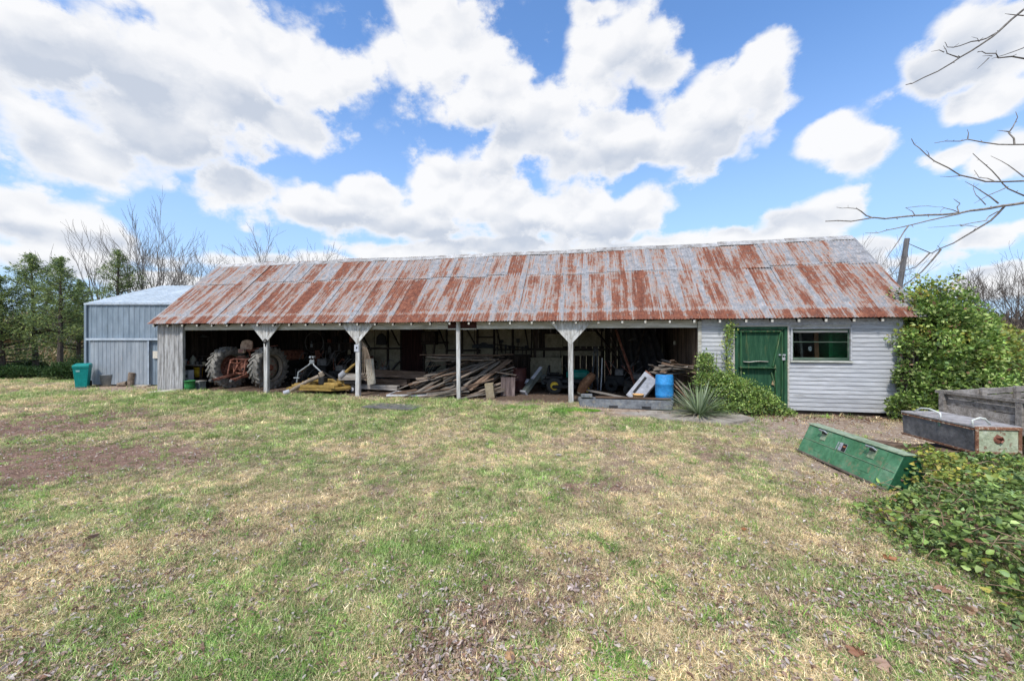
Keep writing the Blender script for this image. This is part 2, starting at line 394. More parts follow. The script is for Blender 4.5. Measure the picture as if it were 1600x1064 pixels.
# patches seen on the lawn: photo row/column of the centre and half sizes, turned into places on the ground; kind g green, b brown thatch, s straw, d bare dirt, l leaf litter, v vivid weeds
PATCH = [(380, 628, 150, 9, 'g', 1.0), (240, 628, 60, 9, 'g', .9), (560, 660, 130, 22, 'g', .7), (480, 640, 130, 12, 'g', .6), (330, 668, 40, 7, 'g', .6), (120, 700, 60, 10, 'g', .35), (250, 682, 45, 7, 'g', .55), (400, 700, 60, 8, 'g', .4),
         (620, 740, 110, 26, 'g', .45), (640, 860, 110, 50, 'g', 1.0), (600, 930, 130, 55, 'g', .85), (420, 880, 90, 40, 'g', .5), (540, 820, 70, 26, 'g', .5), (860, 735, 60, 18, 'g', .7), (760, 690, 70, 12, 'g', .5), (915, 868, 28, 14, 'v', .9), (870, 980, 36, 14, 'g', .5),
         (985, 950, 40, 20, 'v', .5), (940, 1020, 80, 40, 'v', .6), (1050, 1000, 60, 30, 'v', .4), (1100, 860, 60, 20, 'g', .6), (1030, 830, 60, 16, 'g', .4), (1185, 720, 40, 10, 'g', .45), (1240, 790, 60, 12, 'g', .4), (1150, 870, 60, 16, 'g', .4), (1240, 1000, 40, 20, 'v', .6), (480, 1000, 60, 26, 'g', .5), (750, 890, 40, 20, 'g', .6), (720, 1030, 50, 22, 'g', .5),
         (800, 650, 60, 6, 'g', .7), (760, 625, 50, 6, 'v', .9), (895, 646, 44, 3.5, 'v', 1.0), (812, 642, 16, 3, 'v', .8), (950, 625, 20, 3, 'g', .5), (60, 590, 120, 8, 'v', .5), (300, 640, 180, 6, 'g', .5), (120, 960, 50, 16, 'g', .3), (300, 860, 60, 12, 'g', .25), (1400, 760, 20, 10, 'g', .4), (1310, 720, 20, 8, 'g', .4),
         (60, 725, 200, 42, 'b', 1.0), (40, 668, 150, 14, 'b', .9), (200, 720, 190, 22, 'b', .7), (340, 712, 90, 8, 'b', .5), (150, 650, 130, 9, 'b', .8), (260, 665, 90, 9, 'b', .55), (350, 690, 60, 7, 'b', .3), (915, 755, 60, 20, 'b', .7), (830, 930, 100, 50, 'b', .5), (700, 970, 90, 60, 'b', .45), (1140, 715, 40, 22, 'b', .55), (1020, 745, 50, 12, 'b', .3), (60, 850, 80, 20, 'b', .4), (1260, 760, 60, 16, 'b', .5), (150, 840, 40, 8, 'b', .5), (20, 640, 70, 8, 'b', .5),
         (250, 745, 170, 26, 's', .7), (420, 760, 140, 30, 's', .6), (600, 690, 160, 12, 's', .5), (300, 860, 200, 50, 's', .6), (1080, 780, 140, 30, 's', .7), (1000, 700, 120, 14, 's', .5), (760, 800, 120, 26, 's', .5), (1240, 850, 120, 26, 's', .5),
         (190, 607, 80, 4.5, 'd', 1.0), (40, 602, 80, 3.5, 'd', .7), (70, 612, 90, 4, 'd', .5), (330, 613, 200, 3, 'd', .6), (620, 624, 80, 5, 'd', .8), (850, 633, 110, 6, 'd', .8), (980, 645, 80, 9, 'd', 1.0), (1060, 655, 60, 5, 'd', .7), (1330, 672, 190, 26, 'd', 1.0), (1180, 668, 60, 10, 'd', .8), (1300, 735, 80, 22, 'd', .7), (1500, 700, 120, 30, 'd', .8),
         (1430, 930, 150, 70, 'l', 1.0), (1540, 1020, 160, 70, 'l', 1.0), (1180, 1000, 120, 50, 'l', .6), (1300, 1010, 120, 50, 'l', .5), (760, 980, 160, 70, 'l', .55), (1180, 900, 100, 30, 'l', .3), (200, 1020, 150, 40, 'l', .3), (1330, 660, 120, 6, 'l', .8), (1200, 655, 50, 4, 'l', .8), (1380, 880, 60, 30, 'l', .6), (250, 735, 200, 20, 'l', .25), (480, 800, 300, 30, 'l', .1)]
def fields(X, Y):
    X = np.asarray(X, float); Y = np.asarray(Y, float)
    out = {k: np.zeros(X.shape) for k in 'gbsdlv'}
    wx = X+(fbm(X*.9, Y*.9+31, 3)-.5)*1.1; wy = Y+(fbm(X*.9+77, Y*.9, 3)-.5)*1.1
    wx = wx+(fbm(X*4, Y*4, 2)-.5)*.25; wy = wy+(fbm(X*4+9, Y*4+3, 2)-.5)*.25
    for (px, py, rx, ry, k, s) in PATCH:
        x0, y0 = G(px, py); ax = rx*y0/F; ay = ry*y0*y0/(F*CAMH)
        if py > 900: ay = max(ay, .12)
        d = np.sqrt(((wx-x0)/ax)**2+((wy-y0)/ay)**2)
        out[k] = np.maximum(out[k], s*sstep(d, 1.5, .45))
    u, v = toshed(X, Y)
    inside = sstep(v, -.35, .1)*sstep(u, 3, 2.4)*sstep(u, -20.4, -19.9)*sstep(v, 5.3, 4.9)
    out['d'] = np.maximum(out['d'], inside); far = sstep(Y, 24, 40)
    gb = sstep(fbm(X*.7+5, Y*.7+60, 4), .42, .6)*.62
    out['g'] = np.maximum(out['g']*.95, gb*(1-out['s']*.6)*(1-out['b']*.8)); out['g'] = np.maximum(out['g'], .6*far)
    out['b'] = np.maximum(out['b'], sstep(fbm(X*1.1+15, Y*1.1+90, 4), .56, .7)*.4)
    out['v'] = out['v']*sstep(fbm(X*3.1+4, Y*3.1, 3), .36, .6)
    out['g'] = out['g']*(.55+.45*sstep(fbm(X*2.3+44, Y*2.3, 3), .3, .6))
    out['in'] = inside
    return out
xs = np.unique(np.concatenate([np.linspace(-1500, -60, 14), np.linspace(-60, -17, 40), np.linspace(-17, 13, 290), np.linspace(13, 60, 40), np.linspace(60, 1500, 14)]))
ys = np.unique(np.concatenate([np.linspace(-60, .6, 16), np.linspace(.6, 7, 130), np.linspace(7, 19, 150), np.linspace(19, 60, 50), np.linspace(60, 2500, 16)]))
GX, GY = np.meshgrid(xs, ys); GZ = gz(GX, GY); fl = fields(GX, GY)
nx, ny = len(xs), len(ys); idx = np.arange(nx*ny).reshape(ny, nx)
Fq = np.stack([idx[:-1, :-1], idx[:-1, 1:], idx[1:, 1:], idx[1:, :-1]], -1).reshape(-1, 4)
gme = mesh_np('ground', np.stack([GX, GY, GZ], -1).reshape(-1, 3), [Fq], None, True)
c1 = gme.color_attributes.new('cover', 'FLOAT_COLOR', 'POINT')
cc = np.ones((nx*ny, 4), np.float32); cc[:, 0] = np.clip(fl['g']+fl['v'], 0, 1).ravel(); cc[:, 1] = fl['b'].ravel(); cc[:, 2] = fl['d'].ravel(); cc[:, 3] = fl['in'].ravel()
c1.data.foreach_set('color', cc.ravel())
m, nt, b = new_mat('lawn_soil', .95, 0, .1)
geo = nn(nt, 'ShaderNodeNewGeometry'); pos = geo.outputs['Position']
at = nn(nt, 'ShaderNodeAttribute'); at.attribute_name = 'cover'
sp = nn(nt, 'ShaderNodeSeparateColor'); lk(nt, at.outputs['Color'], sp.inputs[0])
na = noise(nt, pos, 1.3, 6, .6); nb = noise(nt, pos, 9, 8, .7); nc = noise(nt, pos, 55, 6, .7)
straw = ramp(nt, nc.outputs[0], [(.3, (.15, .11, .075)), (.5, (.36, .28, .19)), (.7, (.60, .51, .36))])
green = ramp(nt, nc.outputs[0], [(.3, (.05, .06, .025)), (.5, (.13, .16, .06)), (.7, (.28, .33, .14))])
brown = ramp(nt, nc.outputs[0], [(.3, (.13, .075, .055)), (.5, (.27, .165, .125)), (.7, (.44, .32, .25))])
dirt = ramp(nt, nb.outputs[0], [(.3, (.24, .17, .12)), (.5, (.37, .28, .21)), (.7, (.48, .39, .31))])
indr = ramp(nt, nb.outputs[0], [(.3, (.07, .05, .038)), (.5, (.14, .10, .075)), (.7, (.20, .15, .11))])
def warpf(ch, lo, hi): return mrange(nt, mth(nt, 'ADD', ch, mth(nt, 'MULTIPLY', mth(nt, 'SUBTRACT', nb.outputs[0], .5), .9)), lo, hi)
c = mixc(nt, warpf(sp.outputs[0], .15, .75), straw, green)
c = mixc(nt, warpf(sp.outputs[1], .2, .8), c, brown)
c = mixc(nt, warpf(sp.outputs[2], .3, .7), c, dirt)
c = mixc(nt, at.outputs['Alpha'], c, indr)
lk(nt, c, b.inputs['Base Color']); bump(nt, b, mth(nt, 'ADD', nc.outputs[0], nb.outputs[0]), .8, .03)
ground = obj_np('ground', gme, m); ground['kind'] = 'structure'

# ------------------------------------------------------------------ shed
HE, TAN, VE = 2.40, .93, -.30          # eave height, roof slope, eave overhang
UL, UR = -20.0, 2.5; DEP = 4.84; VR = 2.42; HR = HE+(VR-VE)*TAN
shed = thing('open_shed', 'long open-fronted farm shed with rusty corrugated metal roof and white boarded room', 'shed', (OX, OY, 0), -AL)
def zroof(v): return HE+(min(v, 2*VR-v)-VE)*TAN
# corrugated sheets
def sheet_mesh(wid, length, waves=9, amp=.010):
    n = waves*4+1; vs = []; fs = []
    for j in range(2):
        for i in range(n):
            x = wid*i/(n-1); vs.append((x, j*length, amp*math.sin(2*math.pi*i/4+.3)))
    for i in range(n-1): fs.append((i, i+1, n+i+1, n+i))
    me = bpy.data.meshes.new('roof_sheet'); me.from_pydata(vs, [], fs); me.polygons.foreach_set('use_smooth', [True]*len(me.polygons)); me.update()
    return me
rm, nt, b = new_mat('rusted_zinc', .62, 0, .35)
tcx = nn(nt, 'ShaderNodeTexCoord'); tcx.object = shed
mp = nn(nt, 'ShaderNodeMapping'); lk(nt, tcx.outputs['Object'], mp.inputs[0])
oi = nn(nt, 'ShaderNodeObjectInfo'); oc = nn(nt, 'ShaderNodeTexCoord'); so = nn(nt, 'ShaderNodeSeparateXYZ'); lk(nt, oc.outputs['Object'], so.inputs[0])
mp.inputs['Scale'].default_value = (3.2, .55, .55)
cb = nn(nt, 'ShaderNodeCombineXYZ'); lk(nt, mth(nt, 'MULTIPLY', oi.outputs['Random'], 3.0), cb.inputs[1]); lk(nt, cb.outputs[0], mp.inputs['Location'])
r1 = noise(nt, mp.outputs[0], 1.1, 9, .68); 
mp2 = nn(nt, 'ShaderNodeMapping'); lk(nt, tcx.outputs['Object'], mp2.inputs[0]); mp2.inputs['Scale'].default_value = (16, .45, .45)
r2 = noise(nt, mp2.outputs[0], 1.6, 6, .7)
r3 = noise(nt, tcx.outputs['Object'], 7, 9, .72)
r4 = noise(nt, tcx.outputs['Object'], .55, 3, .5)
ssh = nn(nt, 'ShaderNodeSeparateXYZ'); lk(nt, tcx.outputs['Object'], ssh.inputs[0]); vv = ssh.outputs[1]
# per-sheet amount, lap bands, bands under the laps
lapx = mth(nt, 'MAXIMUM', mrange(nt, so.outputs[0], .03, .09, 1, 0), mrange(nt, so.outputs[0], .53, .57, 0, 1))
low = mrange(nt, vv, -.06, -.02, 1, 0)                      # lowest strip below the last nail line
nail = mth(nt, 'MULTIPLY', mrange(nt, vv, -.05, .02, 0, 1), mrange(nt, vv, .10, .04, 0, 1))
upper = mrange(nt, vv, 1.36, 1.42, 0, 1)
under = mth(nt, 'MULTIPLY', mrange(nt, vv, .55, 1.25, 0, 1), mrange(nt, vv, 1.40, 1.36, 0, 1))
lapband = mth(nt, 'MULTIPLY', mrange(nt, vv, 1.34, 1.38, 0, 1), mrange(nt, vv, 1.56, 1.44, 0, 1))
amt = mth(nt, 'ADD', r1.outputs[0], mth(nt, 'MULTIPLY', mth(nt, 'SUBTRACT', r3.outputs[0], .5), .80))
amt = mth(nt, 'ADD', amt, mth(nt, 'MULTIPLY', mth(nt, 'SUBTRACT', r2.outputs[0], .5), .75))
amt = mth(nt, 'ADD', amt, mth(nt, 'MULTIPLY', mth(nt, 'SUBTRACT', r4.outputs[0], .5), .35))
amt = mth(nt, 'ADD', amt, mth(nt, 'MULTIPLY', mth(nt, 'SUBTRACT', oi.outputs['Random'], .5), .17))
amt = mth(nt, 'SUBTRACT', amt, mth(nt, 'MULTIPLY', lapx, .13))
amt = mth(nt, 'SUBTRACT', amt, mth(nt, 'MULTIPLY', upper, .035))
amt = mth(nt, 'SUBTRACT', amt, mth(nt, 'MULTIPLY', lapband, .045))
amt = mth(nt, 'SUBTRACT', amt, mth(nt, 'MULTIPLY', nail, .085))
amt = mth(nt, 'ADD', amt, mth(nt, 'MULTIPLY', under, .03)); amt = mth(nt, 'ADD', amt, mth(nt, 'MULTIPLY', low, .085))
rmask = mrange(nt, amt, .42, .565)
zinc = ramp(nt, r3.outputs[0], [(.3, (.13, .125, .125)), (.5, (.26, .26, .27)), (.7, (.42, .42, .43))])
rust = ramp(nt, r3.outputs[0], [(.28, (.055, .020, .013)), (.45, (.135, .045, .027)), (.6, (.23, .085, .048)), (.75, (.38, .21, .13))])
halo = mixc(nt, mrange(nt, amt, .33, .46, 0, .7), zinc, (.36, .25, .18))
c = mixc(nt, rmask, halo, rust)
lk(nt, c, b.inputs['Base Color']); bump(nt, b, r3.outputs[0], .25, .004)
lk(nt, mrange(nt, rmask, 0, 1, .5, .9), b.inputs['Roughness'])
dn = nn(nt, 'ShaderNodeMath'); SIL = math.hypot(1, TAN)
pitch = .655; NCOL = 35; UR0 = -20.15
L_low = (1.42-VE)*SIL+.10; L_up = (VR-1.40)*SIL+.02
me_low, me_up, me_back = sheet_mesh(.725, L_low), sheet_mesh(.725, L_up), sheet_mesh(.725, (VR-VE)*SIL)
sl = math.atan(TAN); rr = random.Random(5)
def sagz(u): return -.05*math.sin(math.pi*min(max((u+20)/22.5, 0), 1))+.014*math.sin(u*1.3)+.008*math.sin(u*3.1+1)
for i in range(NCOL):
    u = UR0+i*pitch
    for me, v0, lift in ((me_low, VE+rr.uniform(-.012, .012), 0.0), (me_up, 1.40+rr.uniform(-.05, .05), .014)):
        o = bpy.data.objects.new('roof_sheet', me); COL.objects.link(o); o.parent = shed
        if not me.materials: me.materials.append(rm)
        o.location = (u+rr.uniform(-.006, .006), v0, HE+(v0-VE)*TAN+.03+lift+sagz(u+.3)*(.4 if lift == 0 else 1)+(.006 if i % 2 else 0)+rr.uniform(0, .004))
        o.rotation_euler = (sl+rr.uniform(-.004, .004)+(.012 if lift == 0 else 0)*(sagz(u)/.05), rr.uniform(-.006, .006), rr.uniform(-.003, .003))
    o = bpy.data.objects.new('roof_sheet', me_back); COL.objects.link(o); o.parent = shed
    if not me_back.materials: me_back.materials.append(rm)
    o.location = (u+.725, 2*VR-VE, HE+.03+(.006 if i % 2 else 0)); o.rotation_euler = (sl, 0, math.pi)
# ridge cap in lengths
capm = mat('ridge_zinc', [(.3, (.17, .14, .12)), (.5, (.36, .35, .34)), (.7, (.5, .5, .51))], 4, .6, .3, vary=.2)
for i in range(12):
    u0 = UR0+i*1.92; L = min(1.96, 2.80-u0)
    mm = M(); z = HR+.05
    mm.prism([(-.13, -.11), (0, .025), (.13, -.11), (.13, -.125), (0, .005), (-.13, -.125)], 0, L)
    o = mm.build('ridge_cap', capm, shed, loc=(u0, VR, z+.01+sagz(u0+1)+rr.uniform(-.006, .006)), rot=(0, rr.uniform(-.008, .008)-0, 0))
    o.rotation_euler = (0, 0, -math.pi/2); o.location.x = u0
# rafters, purlins
mm = M()
for k in range(5):
    v = VE+.35+k*.58; mm.box(((UL+UR)/2, v, HE+(v-VE)*TAN-.10), (UR-UL, .09, .03), (sl, 0, 0))
    mm.box(((UL+UR)/2, 2*VR-v, HE+(v-VE)*TAN-.10), (UR-UL, .09, .03), (-sl, 0, 0))
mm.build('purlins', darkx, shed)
rme = M().bar((0, VE+.06, HE+.02-.055), (0, VR, HR-.16), .045, .10).mesh('rafter'); rme.materials.append(darkx)
rmb = M().bar((0, 2*VR-VE-.06, HE-.035), (0, VR, HR-.16), .045, .10).mesh('rafter'); rmb.materials.append(darkx)
tme = M().box((0, VE+.045, HE-.035), (.05, .03, .07)).mesh('rafter_tip'); tme.materials.append(whitex)
u = UL+.1
while u < UR:
    for me in (rme, rmb, tme):
        o = bpy.data.objects.new(me.name.split('.')[0], me); COL.objects.link(o); o.parent = shed; o.location.x = u
    u += .61*rr.uniform(.97, 1.03)
# header boards between the posts, one length per bay
POSTS = [U(418), U(561), U(717), U(892)]; UP0 = U(284); UPART = U(1090)
hdr = [UP0-.1, POSTS[0], POSTS[1], POSTS[2]-.35, POSTS[2]+.55, POSTS[3], UPART]
redb = woodm('old_red_board', (.03, .012, .010), (.06, .022, .018), (.10, .045, .035), 'x')
for i in range(len(hdr)-1):
    a, c_ = hdr[i], hdr[i+1]; red = (i == 3)
    M().box(((a+c_)/2, .02, 2.31+rr.uniform(-.006, .006)), (c_-a-.006, .035, .21), (0, rr.uniform(-.0015, .0015), 0)).build('header_board', redb if red else whitex, shed, bevel=.004)
M().box(((POSTS[2]+.1), .0, 2.205), (.9, .03, .035)).build('batten', whitex, shed)
M().box(((UL+UPART)/2, .075, 2.34), (UPART-UL, .07, .26)).build('beam', darkx, shed)
# posts
def post(u, w, knee=True, zt=2.44, top=None):
    X, Y = W(u, 0); z0 = gzf(X, Y)-.05
    mm = M().box((u, -.035, (z0+zt)/2), (w, w*.8, zt-z0), (0, rr.uniform(-.008, .008), 0)); mm.build('post', whitew, shed, bevel=.008)
    if not knee: return
    for s in (-1, 1):
        # gusset of slanting boards meeting on the post
        W2, H2 = .60, .66; z1 = 2.40
        for k, (a, b_) in enumerate(((1.0, .76), (.755, .40), (.395, 0.0))):
            pts = [(u+s*W2*a, z1), (u+s*W2*b_, z1), (u, z1-H2*b_), (u, z1-H2*a)]
            if s < 0: pts = pts[::-1]
            M().prism(pts[::-1], -.10-.004*k, -.078).build('brace_board', whitew, shed, bevel=.003)
for i, u in enumerate(POSTS): post(u, .11 if i == 2 else .14, i != 2)
# left plank wall
uu = UL
k = 0
while uu < UP0-.02:
    w = min(rr.choice([.16, .2, .25, .22]), UP0-uu)
    X, Y = W(uu, 0); zb = gzf(X, Y)+rr.uniform(.0, .03)
    M().box((uu+w/2, .0+rr.uniform(-.004, .004), (zb+2.42)/2), (w-.007, .025, 2.42-zb), (0, rr.uniform(-.004, .004), 0)).build('plank', greyz, shed, bevel=.002)
    uu += w
M().box((UP0+.055, -.01, 1.2), (.105, .10, 2.44)).build('corner_post', greyz, shed, bevel=.006)
M().box((UL-.01, .02, 1.2), (.07, .09, 2.44)).build('corner_post', greyz, shed, bevel=.006)
# gable walls: planks following the roof line
def gable(u, m_, nm, n=22):
    for i in range(n):
        v0 = DEP*i/n; v1 = DEP*(i+1)/n-.006
        M().prism([(v0, .02), (v1, .02), (v1, zroof(v1)-.03), (v0, zroof(v0)-.03)], -.012, .012, Matrix.Translation((u, 0, 0)) @ Matrix.Rotation(math.pi/2, 4, 'Z')).build(nm, m_, shed)
gable(UL, greyz, 'plank'); gable(UL+.04, darkz, 'plank'); gable(UPART+.02, woodm('partition_plank', (.05, .035, .028), (.12, .088, .07), (.24, .18, .14), 'z', vary=.35), 'plank', 30)  # dark inner layer added on the left gable: bay shade put into colour
# back wall: dark planks, cream panels nailed inside, studs and braces
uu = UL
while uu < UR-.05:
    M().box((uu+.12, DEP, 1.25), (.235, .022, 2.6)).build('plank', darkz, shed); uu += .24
def wallpx(px, py, v=DEP-.03):
    u = U(px, v); X, Y = W(u, v); return u, CAMH+(CY-py)/F*Y
def wp(px0, py0, px1, py1, v, th, name, m_, **k):
    u0, z1 = wallpx(px0, py0, v); u1, z0 = wallpx(px1, py1, v)
    return M().box(((u0+u1)/2, v, (z0+z1)/2), (abs(u1-u0), th, abs(z1-z0))).build(name, m_, shed, **k)
for (a, t, c_, bt) in ((556, 510, 586, 574), (586, 510, 627, 582), (660, 510, 700, 585), (700, 510, 742, 562), (742, 510, 778, 562), (778, 510, 803, 558), (803, 510, 831, 575), (851, 522, 880, 543), (880, 520, 905, 541), (905, 518, 946, 541), (876, 548, 940, 556), (838, 548, 876, 560)):
    wp(a, t, c_-1, bt, DEP-.03, .012, 'wall_panel', creamm)
for px in (480, 512, 556, 606, 627, 662, 698, 722, 746, 772, 801, 831, 850, 892, 940, 985, 1030): wp(px-1.2, 505, px+1.2, 598, DEP-.075, .07, 'stud', darkx)
def braceb(p0, p1, w=.09, v=DEP-.06):
    (u0, z0), (u1, z1) = wallpx(*p0, v), wallpx(*p1, v); M().bar((u0, v, z0), (u1, v, z1), .04, w, (0, 1, 0)).build('diagonal_brace', darkx, shed)
for a in (((728, 512), (750, 552)), ((776, 512), (784, 550)), ((820, 512), (826, 545)), ((610, 512), (624, 540)), ((608, 584), (627, 562)), ((560, 512), (580, 548)), ((686, 515), (698, 545))): braceb(*a)
for (a, c_, y, h) in ((560, 627, 543, 3), (700, 750, 546, 3), (745, 772, 526, 2), (772, 832, 545, 2.5), (832, 950, 544, 4), (662, 700, 534, 3)): wp(a, y, c_, y+h, DEP-.13, .16, 'wall_shelf', darkx)
wp(628, 508, 660, 582, DEP-.10, .04, 'back_door', woodm('dark_red_door', (.014, .006, .006), (.03, .012, .011), (.05, .022, .018), 'z'))
braceb((774, 538), (830, 545), .04)
# boarded room: lap siding
DU0, DU1 = U(1147), U(1229); WU0, WU1 = U(1237), U(1327); WZ0, WZ1 = 1.37, 2.16
z = .10; row = 0; EXPO = .108
def lap(u0, u1, z):
    L = u1-u0
    if L < .03: return
    mm = M().prism([(0, -.006), (.026, 0), (.006, EXPO+.012), (0, EXPO+.012)], 0, L)
    mm.build('siding_board', siding, shed, loc=(u0, -.002, z), rot=(rr.uniform(-.0012, .0012), 0, -math.pi/2))
SIDE_TOP = 2.27
while z < SIDE_TOP-.06:
    spans = [(UPART+.09, DU0-.035), (DU1+.03, UR)]
    out = []
    for a, c_ in spans:
        if z+EXPO > WZ0-.04 and z < WZ1+.03 and a < WU0 < c_: out += [(a, WU0-.035), (WU1+.035, c_)]
        else: out.append((a, c_))
    for a, c_ in out: lap(a, c_, z)
    z += EXPO
M().box(((UPART+UR)/2+.05, .012, SIDE_TOP-.03), (UR-UPART+.02, .02, .34)).build('frieze_board', whitex, shed)
M().box(((UPART+UR)/2+.05, -.008, 2.34), (UR-UPART-.1, .018, .16)).build('frieze_board', siding, shed, bevel=.003)
M().box((UPART+.045, -.02, 1.2), (.09, .05, 2.36)).build('corner_board', whitex, shed, bevel=.004)
M().box((UR-.03, -.015, 1.2), (.08, .05, 2.36)).build('corner_board', siding, shed, bevel=.004)
# wall behind siding (with openings)
for (a, c_, z0, z1) in ((UPART+.05, DU0, .0, 2.42), (DU1, WU0, .0, 2.42), (WU1, UR, 0, 2.42), (WU0, WU1, 0, WZ0), (WU0, WU1, WZ1, 2.42), (DU0, DU1, 2.19, 2.42)):
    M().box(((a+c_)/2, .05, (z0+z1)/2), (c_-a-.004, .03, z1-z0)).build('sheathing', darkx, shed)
gable(UR-.01, siding, 'siding_board', 20)
# door
dr = M().box(((DU0+DU1)/2, .0, 1.13), (DU1-DU0-.14, .03, 2.02)).build('door', greend, shed)
dc = (DU0+DU1)/2; dw = DU1-DU0
M().box((DU0+.04, -.02, 1.15), (.075, .07, 2.1)).build('door_frame', greend, shed, bevel=.004)
M().box((DU1-.035, -.02, 1.15), (.075, .07, 2.1)).build('door_frame', greend, shed, bevel=.004)
M().box((dc, -.02, 2.185), (dw, .07, .07)).build('door_frame', greend, shed, bevel=.004)
M().box((dc, -.03, 2.245), (dw+.08, .03, .045)).build('door_frame', whitex, shed, bevel=.004)
M().box((DU0-.02, -.025, 1.15), (.035, .06, 2.16)).build('door_frame', whitex, shed)
M().box((DU1+.02, -.025, 1.15), (.035, .06, 2.16)).build('door_frame', whitex, shed)
gm2 = woodm('green_rail_paint', (.02, .08, .035), (.035, .11, .05), (.07, .14, .065), 'z', wear=(.20, .20, .11), wpos=(.52, .68), vary=.15)
def rail(x0, z0, x1, z1, w, m_=gm2): M().bar((DU0+x0, -.028, z0), (DU0+x1, -.028, z1), .026, w, (0, 1, 0)).build('rail', m_, dr, bevel=.003)
dw_ = dw
rail(.10, 2.10, dw-.16, 2.10, .12); rail(.14, 2.08, .14, .15, .11); rail(.10, 1.17, dw-.28, 1.17, .24); rail(.10, .28, dw-.16, .28, .16)
rail(dw-.16, 2.08, dw-.34, 1.2, .10); rail(dw-.13, 2.08, dw-.13, .15, .09); rail(dw-.37, 1.05, dw-.22, .4, .07); rail(dw-.30, 1.25, dw-.26, .2, .16)
pl = M()
pp = [(DU0+.20, -.05, 1.32), (DU0+.34, -.06, 1.31), (DU0+.46, -.075, 1.33), (DU0+.60, -.05, 1.335), (DU0+.78, -.05, 1.325)]
for i in range(4): pl.bar(pp[i], pp[i+1], .012, .05+.012*(i % 2), (0, 1, 0))
pl.build('peeling_strip', woodm('bare_peeling_wood', (.45, .40, .34), (.62, .57, .50), (.75, .71, .65)), dr)
M().box((DU0+.92, -.05, .78), (.09, .01, .12), (0, .3, 0)).build('bare_patch', woodm('bare_wood', (.13, .09, .05), (.25, .18, .10), (.35, .27, .16)), dr)
hs = M().box((DU1-.12, -.052, 1.50), (.16, .008, .035)).build('hasp', galv, dr)
pk = M().box((DU1-.10, -.075, 1.40), (.07, .03, .07)); pk.tube([(DU1-.125, -.075, 1.42), (DU1-.125, -.075, 1.48), (DU1-.10, -.075, 1.50), (DU1-.075, -.075, 1.48), (DU1-.075, -.075, 1.42)], .006, 6); pk.build('padlock', mat('bright_steel', [(.3, g3(.55)), (.7, g3(.75))], 5, .35, .1, metal=.6), dr, bevel=.004)
# window
wf = M().box(((WU0+WU1)/2, -.03, WZ0-.035), (WU1-WU0+.10, .09, .045)); wn = wf.build('window', woodm('sill_paint', (.22, .24, .20), (.42, .43, .38), (.6, .6, .56), 'x'), shed, bevel=.004)
for (x, z_, w, h) in (((WU0+WU1)/2, WZ1+.018, WU1-WU0+.08, .036), (WU0-.018, (WZ0+WZ1)/2, .036, WZ1-WZ0), (WU1+.018, (WZ0+WZ1)/2, .036, WZ1-WZ0)):
    M().box((x, -.025, z_), (w, .06, h)).build('window_casing', siding, wn, bevel=.003)
sashm = woodm('dark_green_sash', (.03, .06, .04), (.07, .11, .08), (.16, .19, .15), 'x')
for (x, z_, w, h) in (((WU0+WU1)/2, WZ1-.025, WU1-WU0, .035), ((WU0+WU1)/2, WZ0+.035, WU1-WU0, .06), (WU0+.02, (WZ0+WZ1)/2, .035, WZ1-WZ0), (WU1-.02, (WZ0+WZ1)/2, .035, WZ1-WZ0), ((WU0+WU1)/2, WZ1-.33, WU1-WU0, .022)):
    M().box((x, .012, z_), (w-.002, .03, h)).build('sash', sashm, wn)
gl, nt, b = new_mat('old_window_glass', .06, 0, .5); b.inputs['Base Color'].default_value = (.6, .68, .66, 1); b.inputs['Transmission Weight'].default_value = 1.0; b.inputs['IOR'].default_value = 1.12
for (z0, z1) in ((WZ0+.06, WZ1-.34), (WZ1-.32, WZ1-.045)):
    M().box(((WU0+WU1)/2, .018, (z0+z1)/2), (WU1-WU0-.08, .004, z1-z0)).build('pane', gl, wn)
# ------------------------------------------------------------------ metal barn behind on the left
BX0, BX1, BY, BD = -17.3, -12.95, 16.2, 7.0; BE = 3.38; BRZ = 4.55
barn = thing('metal_barn', 'blue-grey ribbed metal barn with pale low roof behind the old shed', 'barn', (BX0, BY, 0))
bwall = mat('blue_grey_steel', [(.3, (.175, .225, .27)), (.7, (.23, .28, .33))], 1.5, .5, .12, stretch=(1, 1, .3), vary=.04, metal=.0, wear=(.26, .25, .25), wpos=(.66, .8))
broof = mat('pale_roof_steel', [(.3, (.42, .48, .52)), (.7, (.50, .56, .60))], .8, .5, .02, vary=.03)
btrim = mat('white_trim_steel', [(.3, (.36, .42, .49)), (.7, (.46, .52, .58))], 2, .5, .1, vary=.03)
def ribbed(w, h, rib=.23, d=.015):
    mm = M(); n = max(1, round(w/rib)); p = w/n; pts = []
    for i in range(n): pts += [(i*p, 0), (i*p+p*.62, 0), (i*p+p*.72, -d), (i*p+p*.86, -d), (i*p+p*.96, 0)]
    pts.append((w, 0)); vs = [(x, y, 0) for x, y in pts]+[(x, y, h) for x, y in pts]; k = len(pts)
    return mm.add(vs, [(i, i+1, k+i+1, k+i) for i in range(k-1)])
npan = 5; pw = (BX1-BX0)/npan
wallme = ribbed(pw-.006, BE-.1).mesh('wall_panel'); wallme.materials.append(bwall)
for i in range(npan):
    o = bpy.data.objects.new('wall_panel', wallme); COL.objects.link(o); o.parent = barn; o.location = (i*pw, 0, .05)
sideme = ribbed(.995, BE-.1).mesh('wall_panel'); sideme.materials.append(bwall)
for i in range(7):
    for x in (0, BX1-BX0):
        o = bpy.data.objects.new('wall_panel', sideme); COL.objects.link(o); o.parent = barn; o.location = (x, i, .05) if x else (x, i+1, .05); o.rotation_euler = (0, 0, math.pi/2 if x else -math.pi/2)
M().prism([(0, BE-.05), (BD, BE-.05), (BD/2, BRZ-.06)], -.01, .01, Matrix.Rotation(math.pi/2, 4, 'Z')).build('gable_panel', bwall, barn)
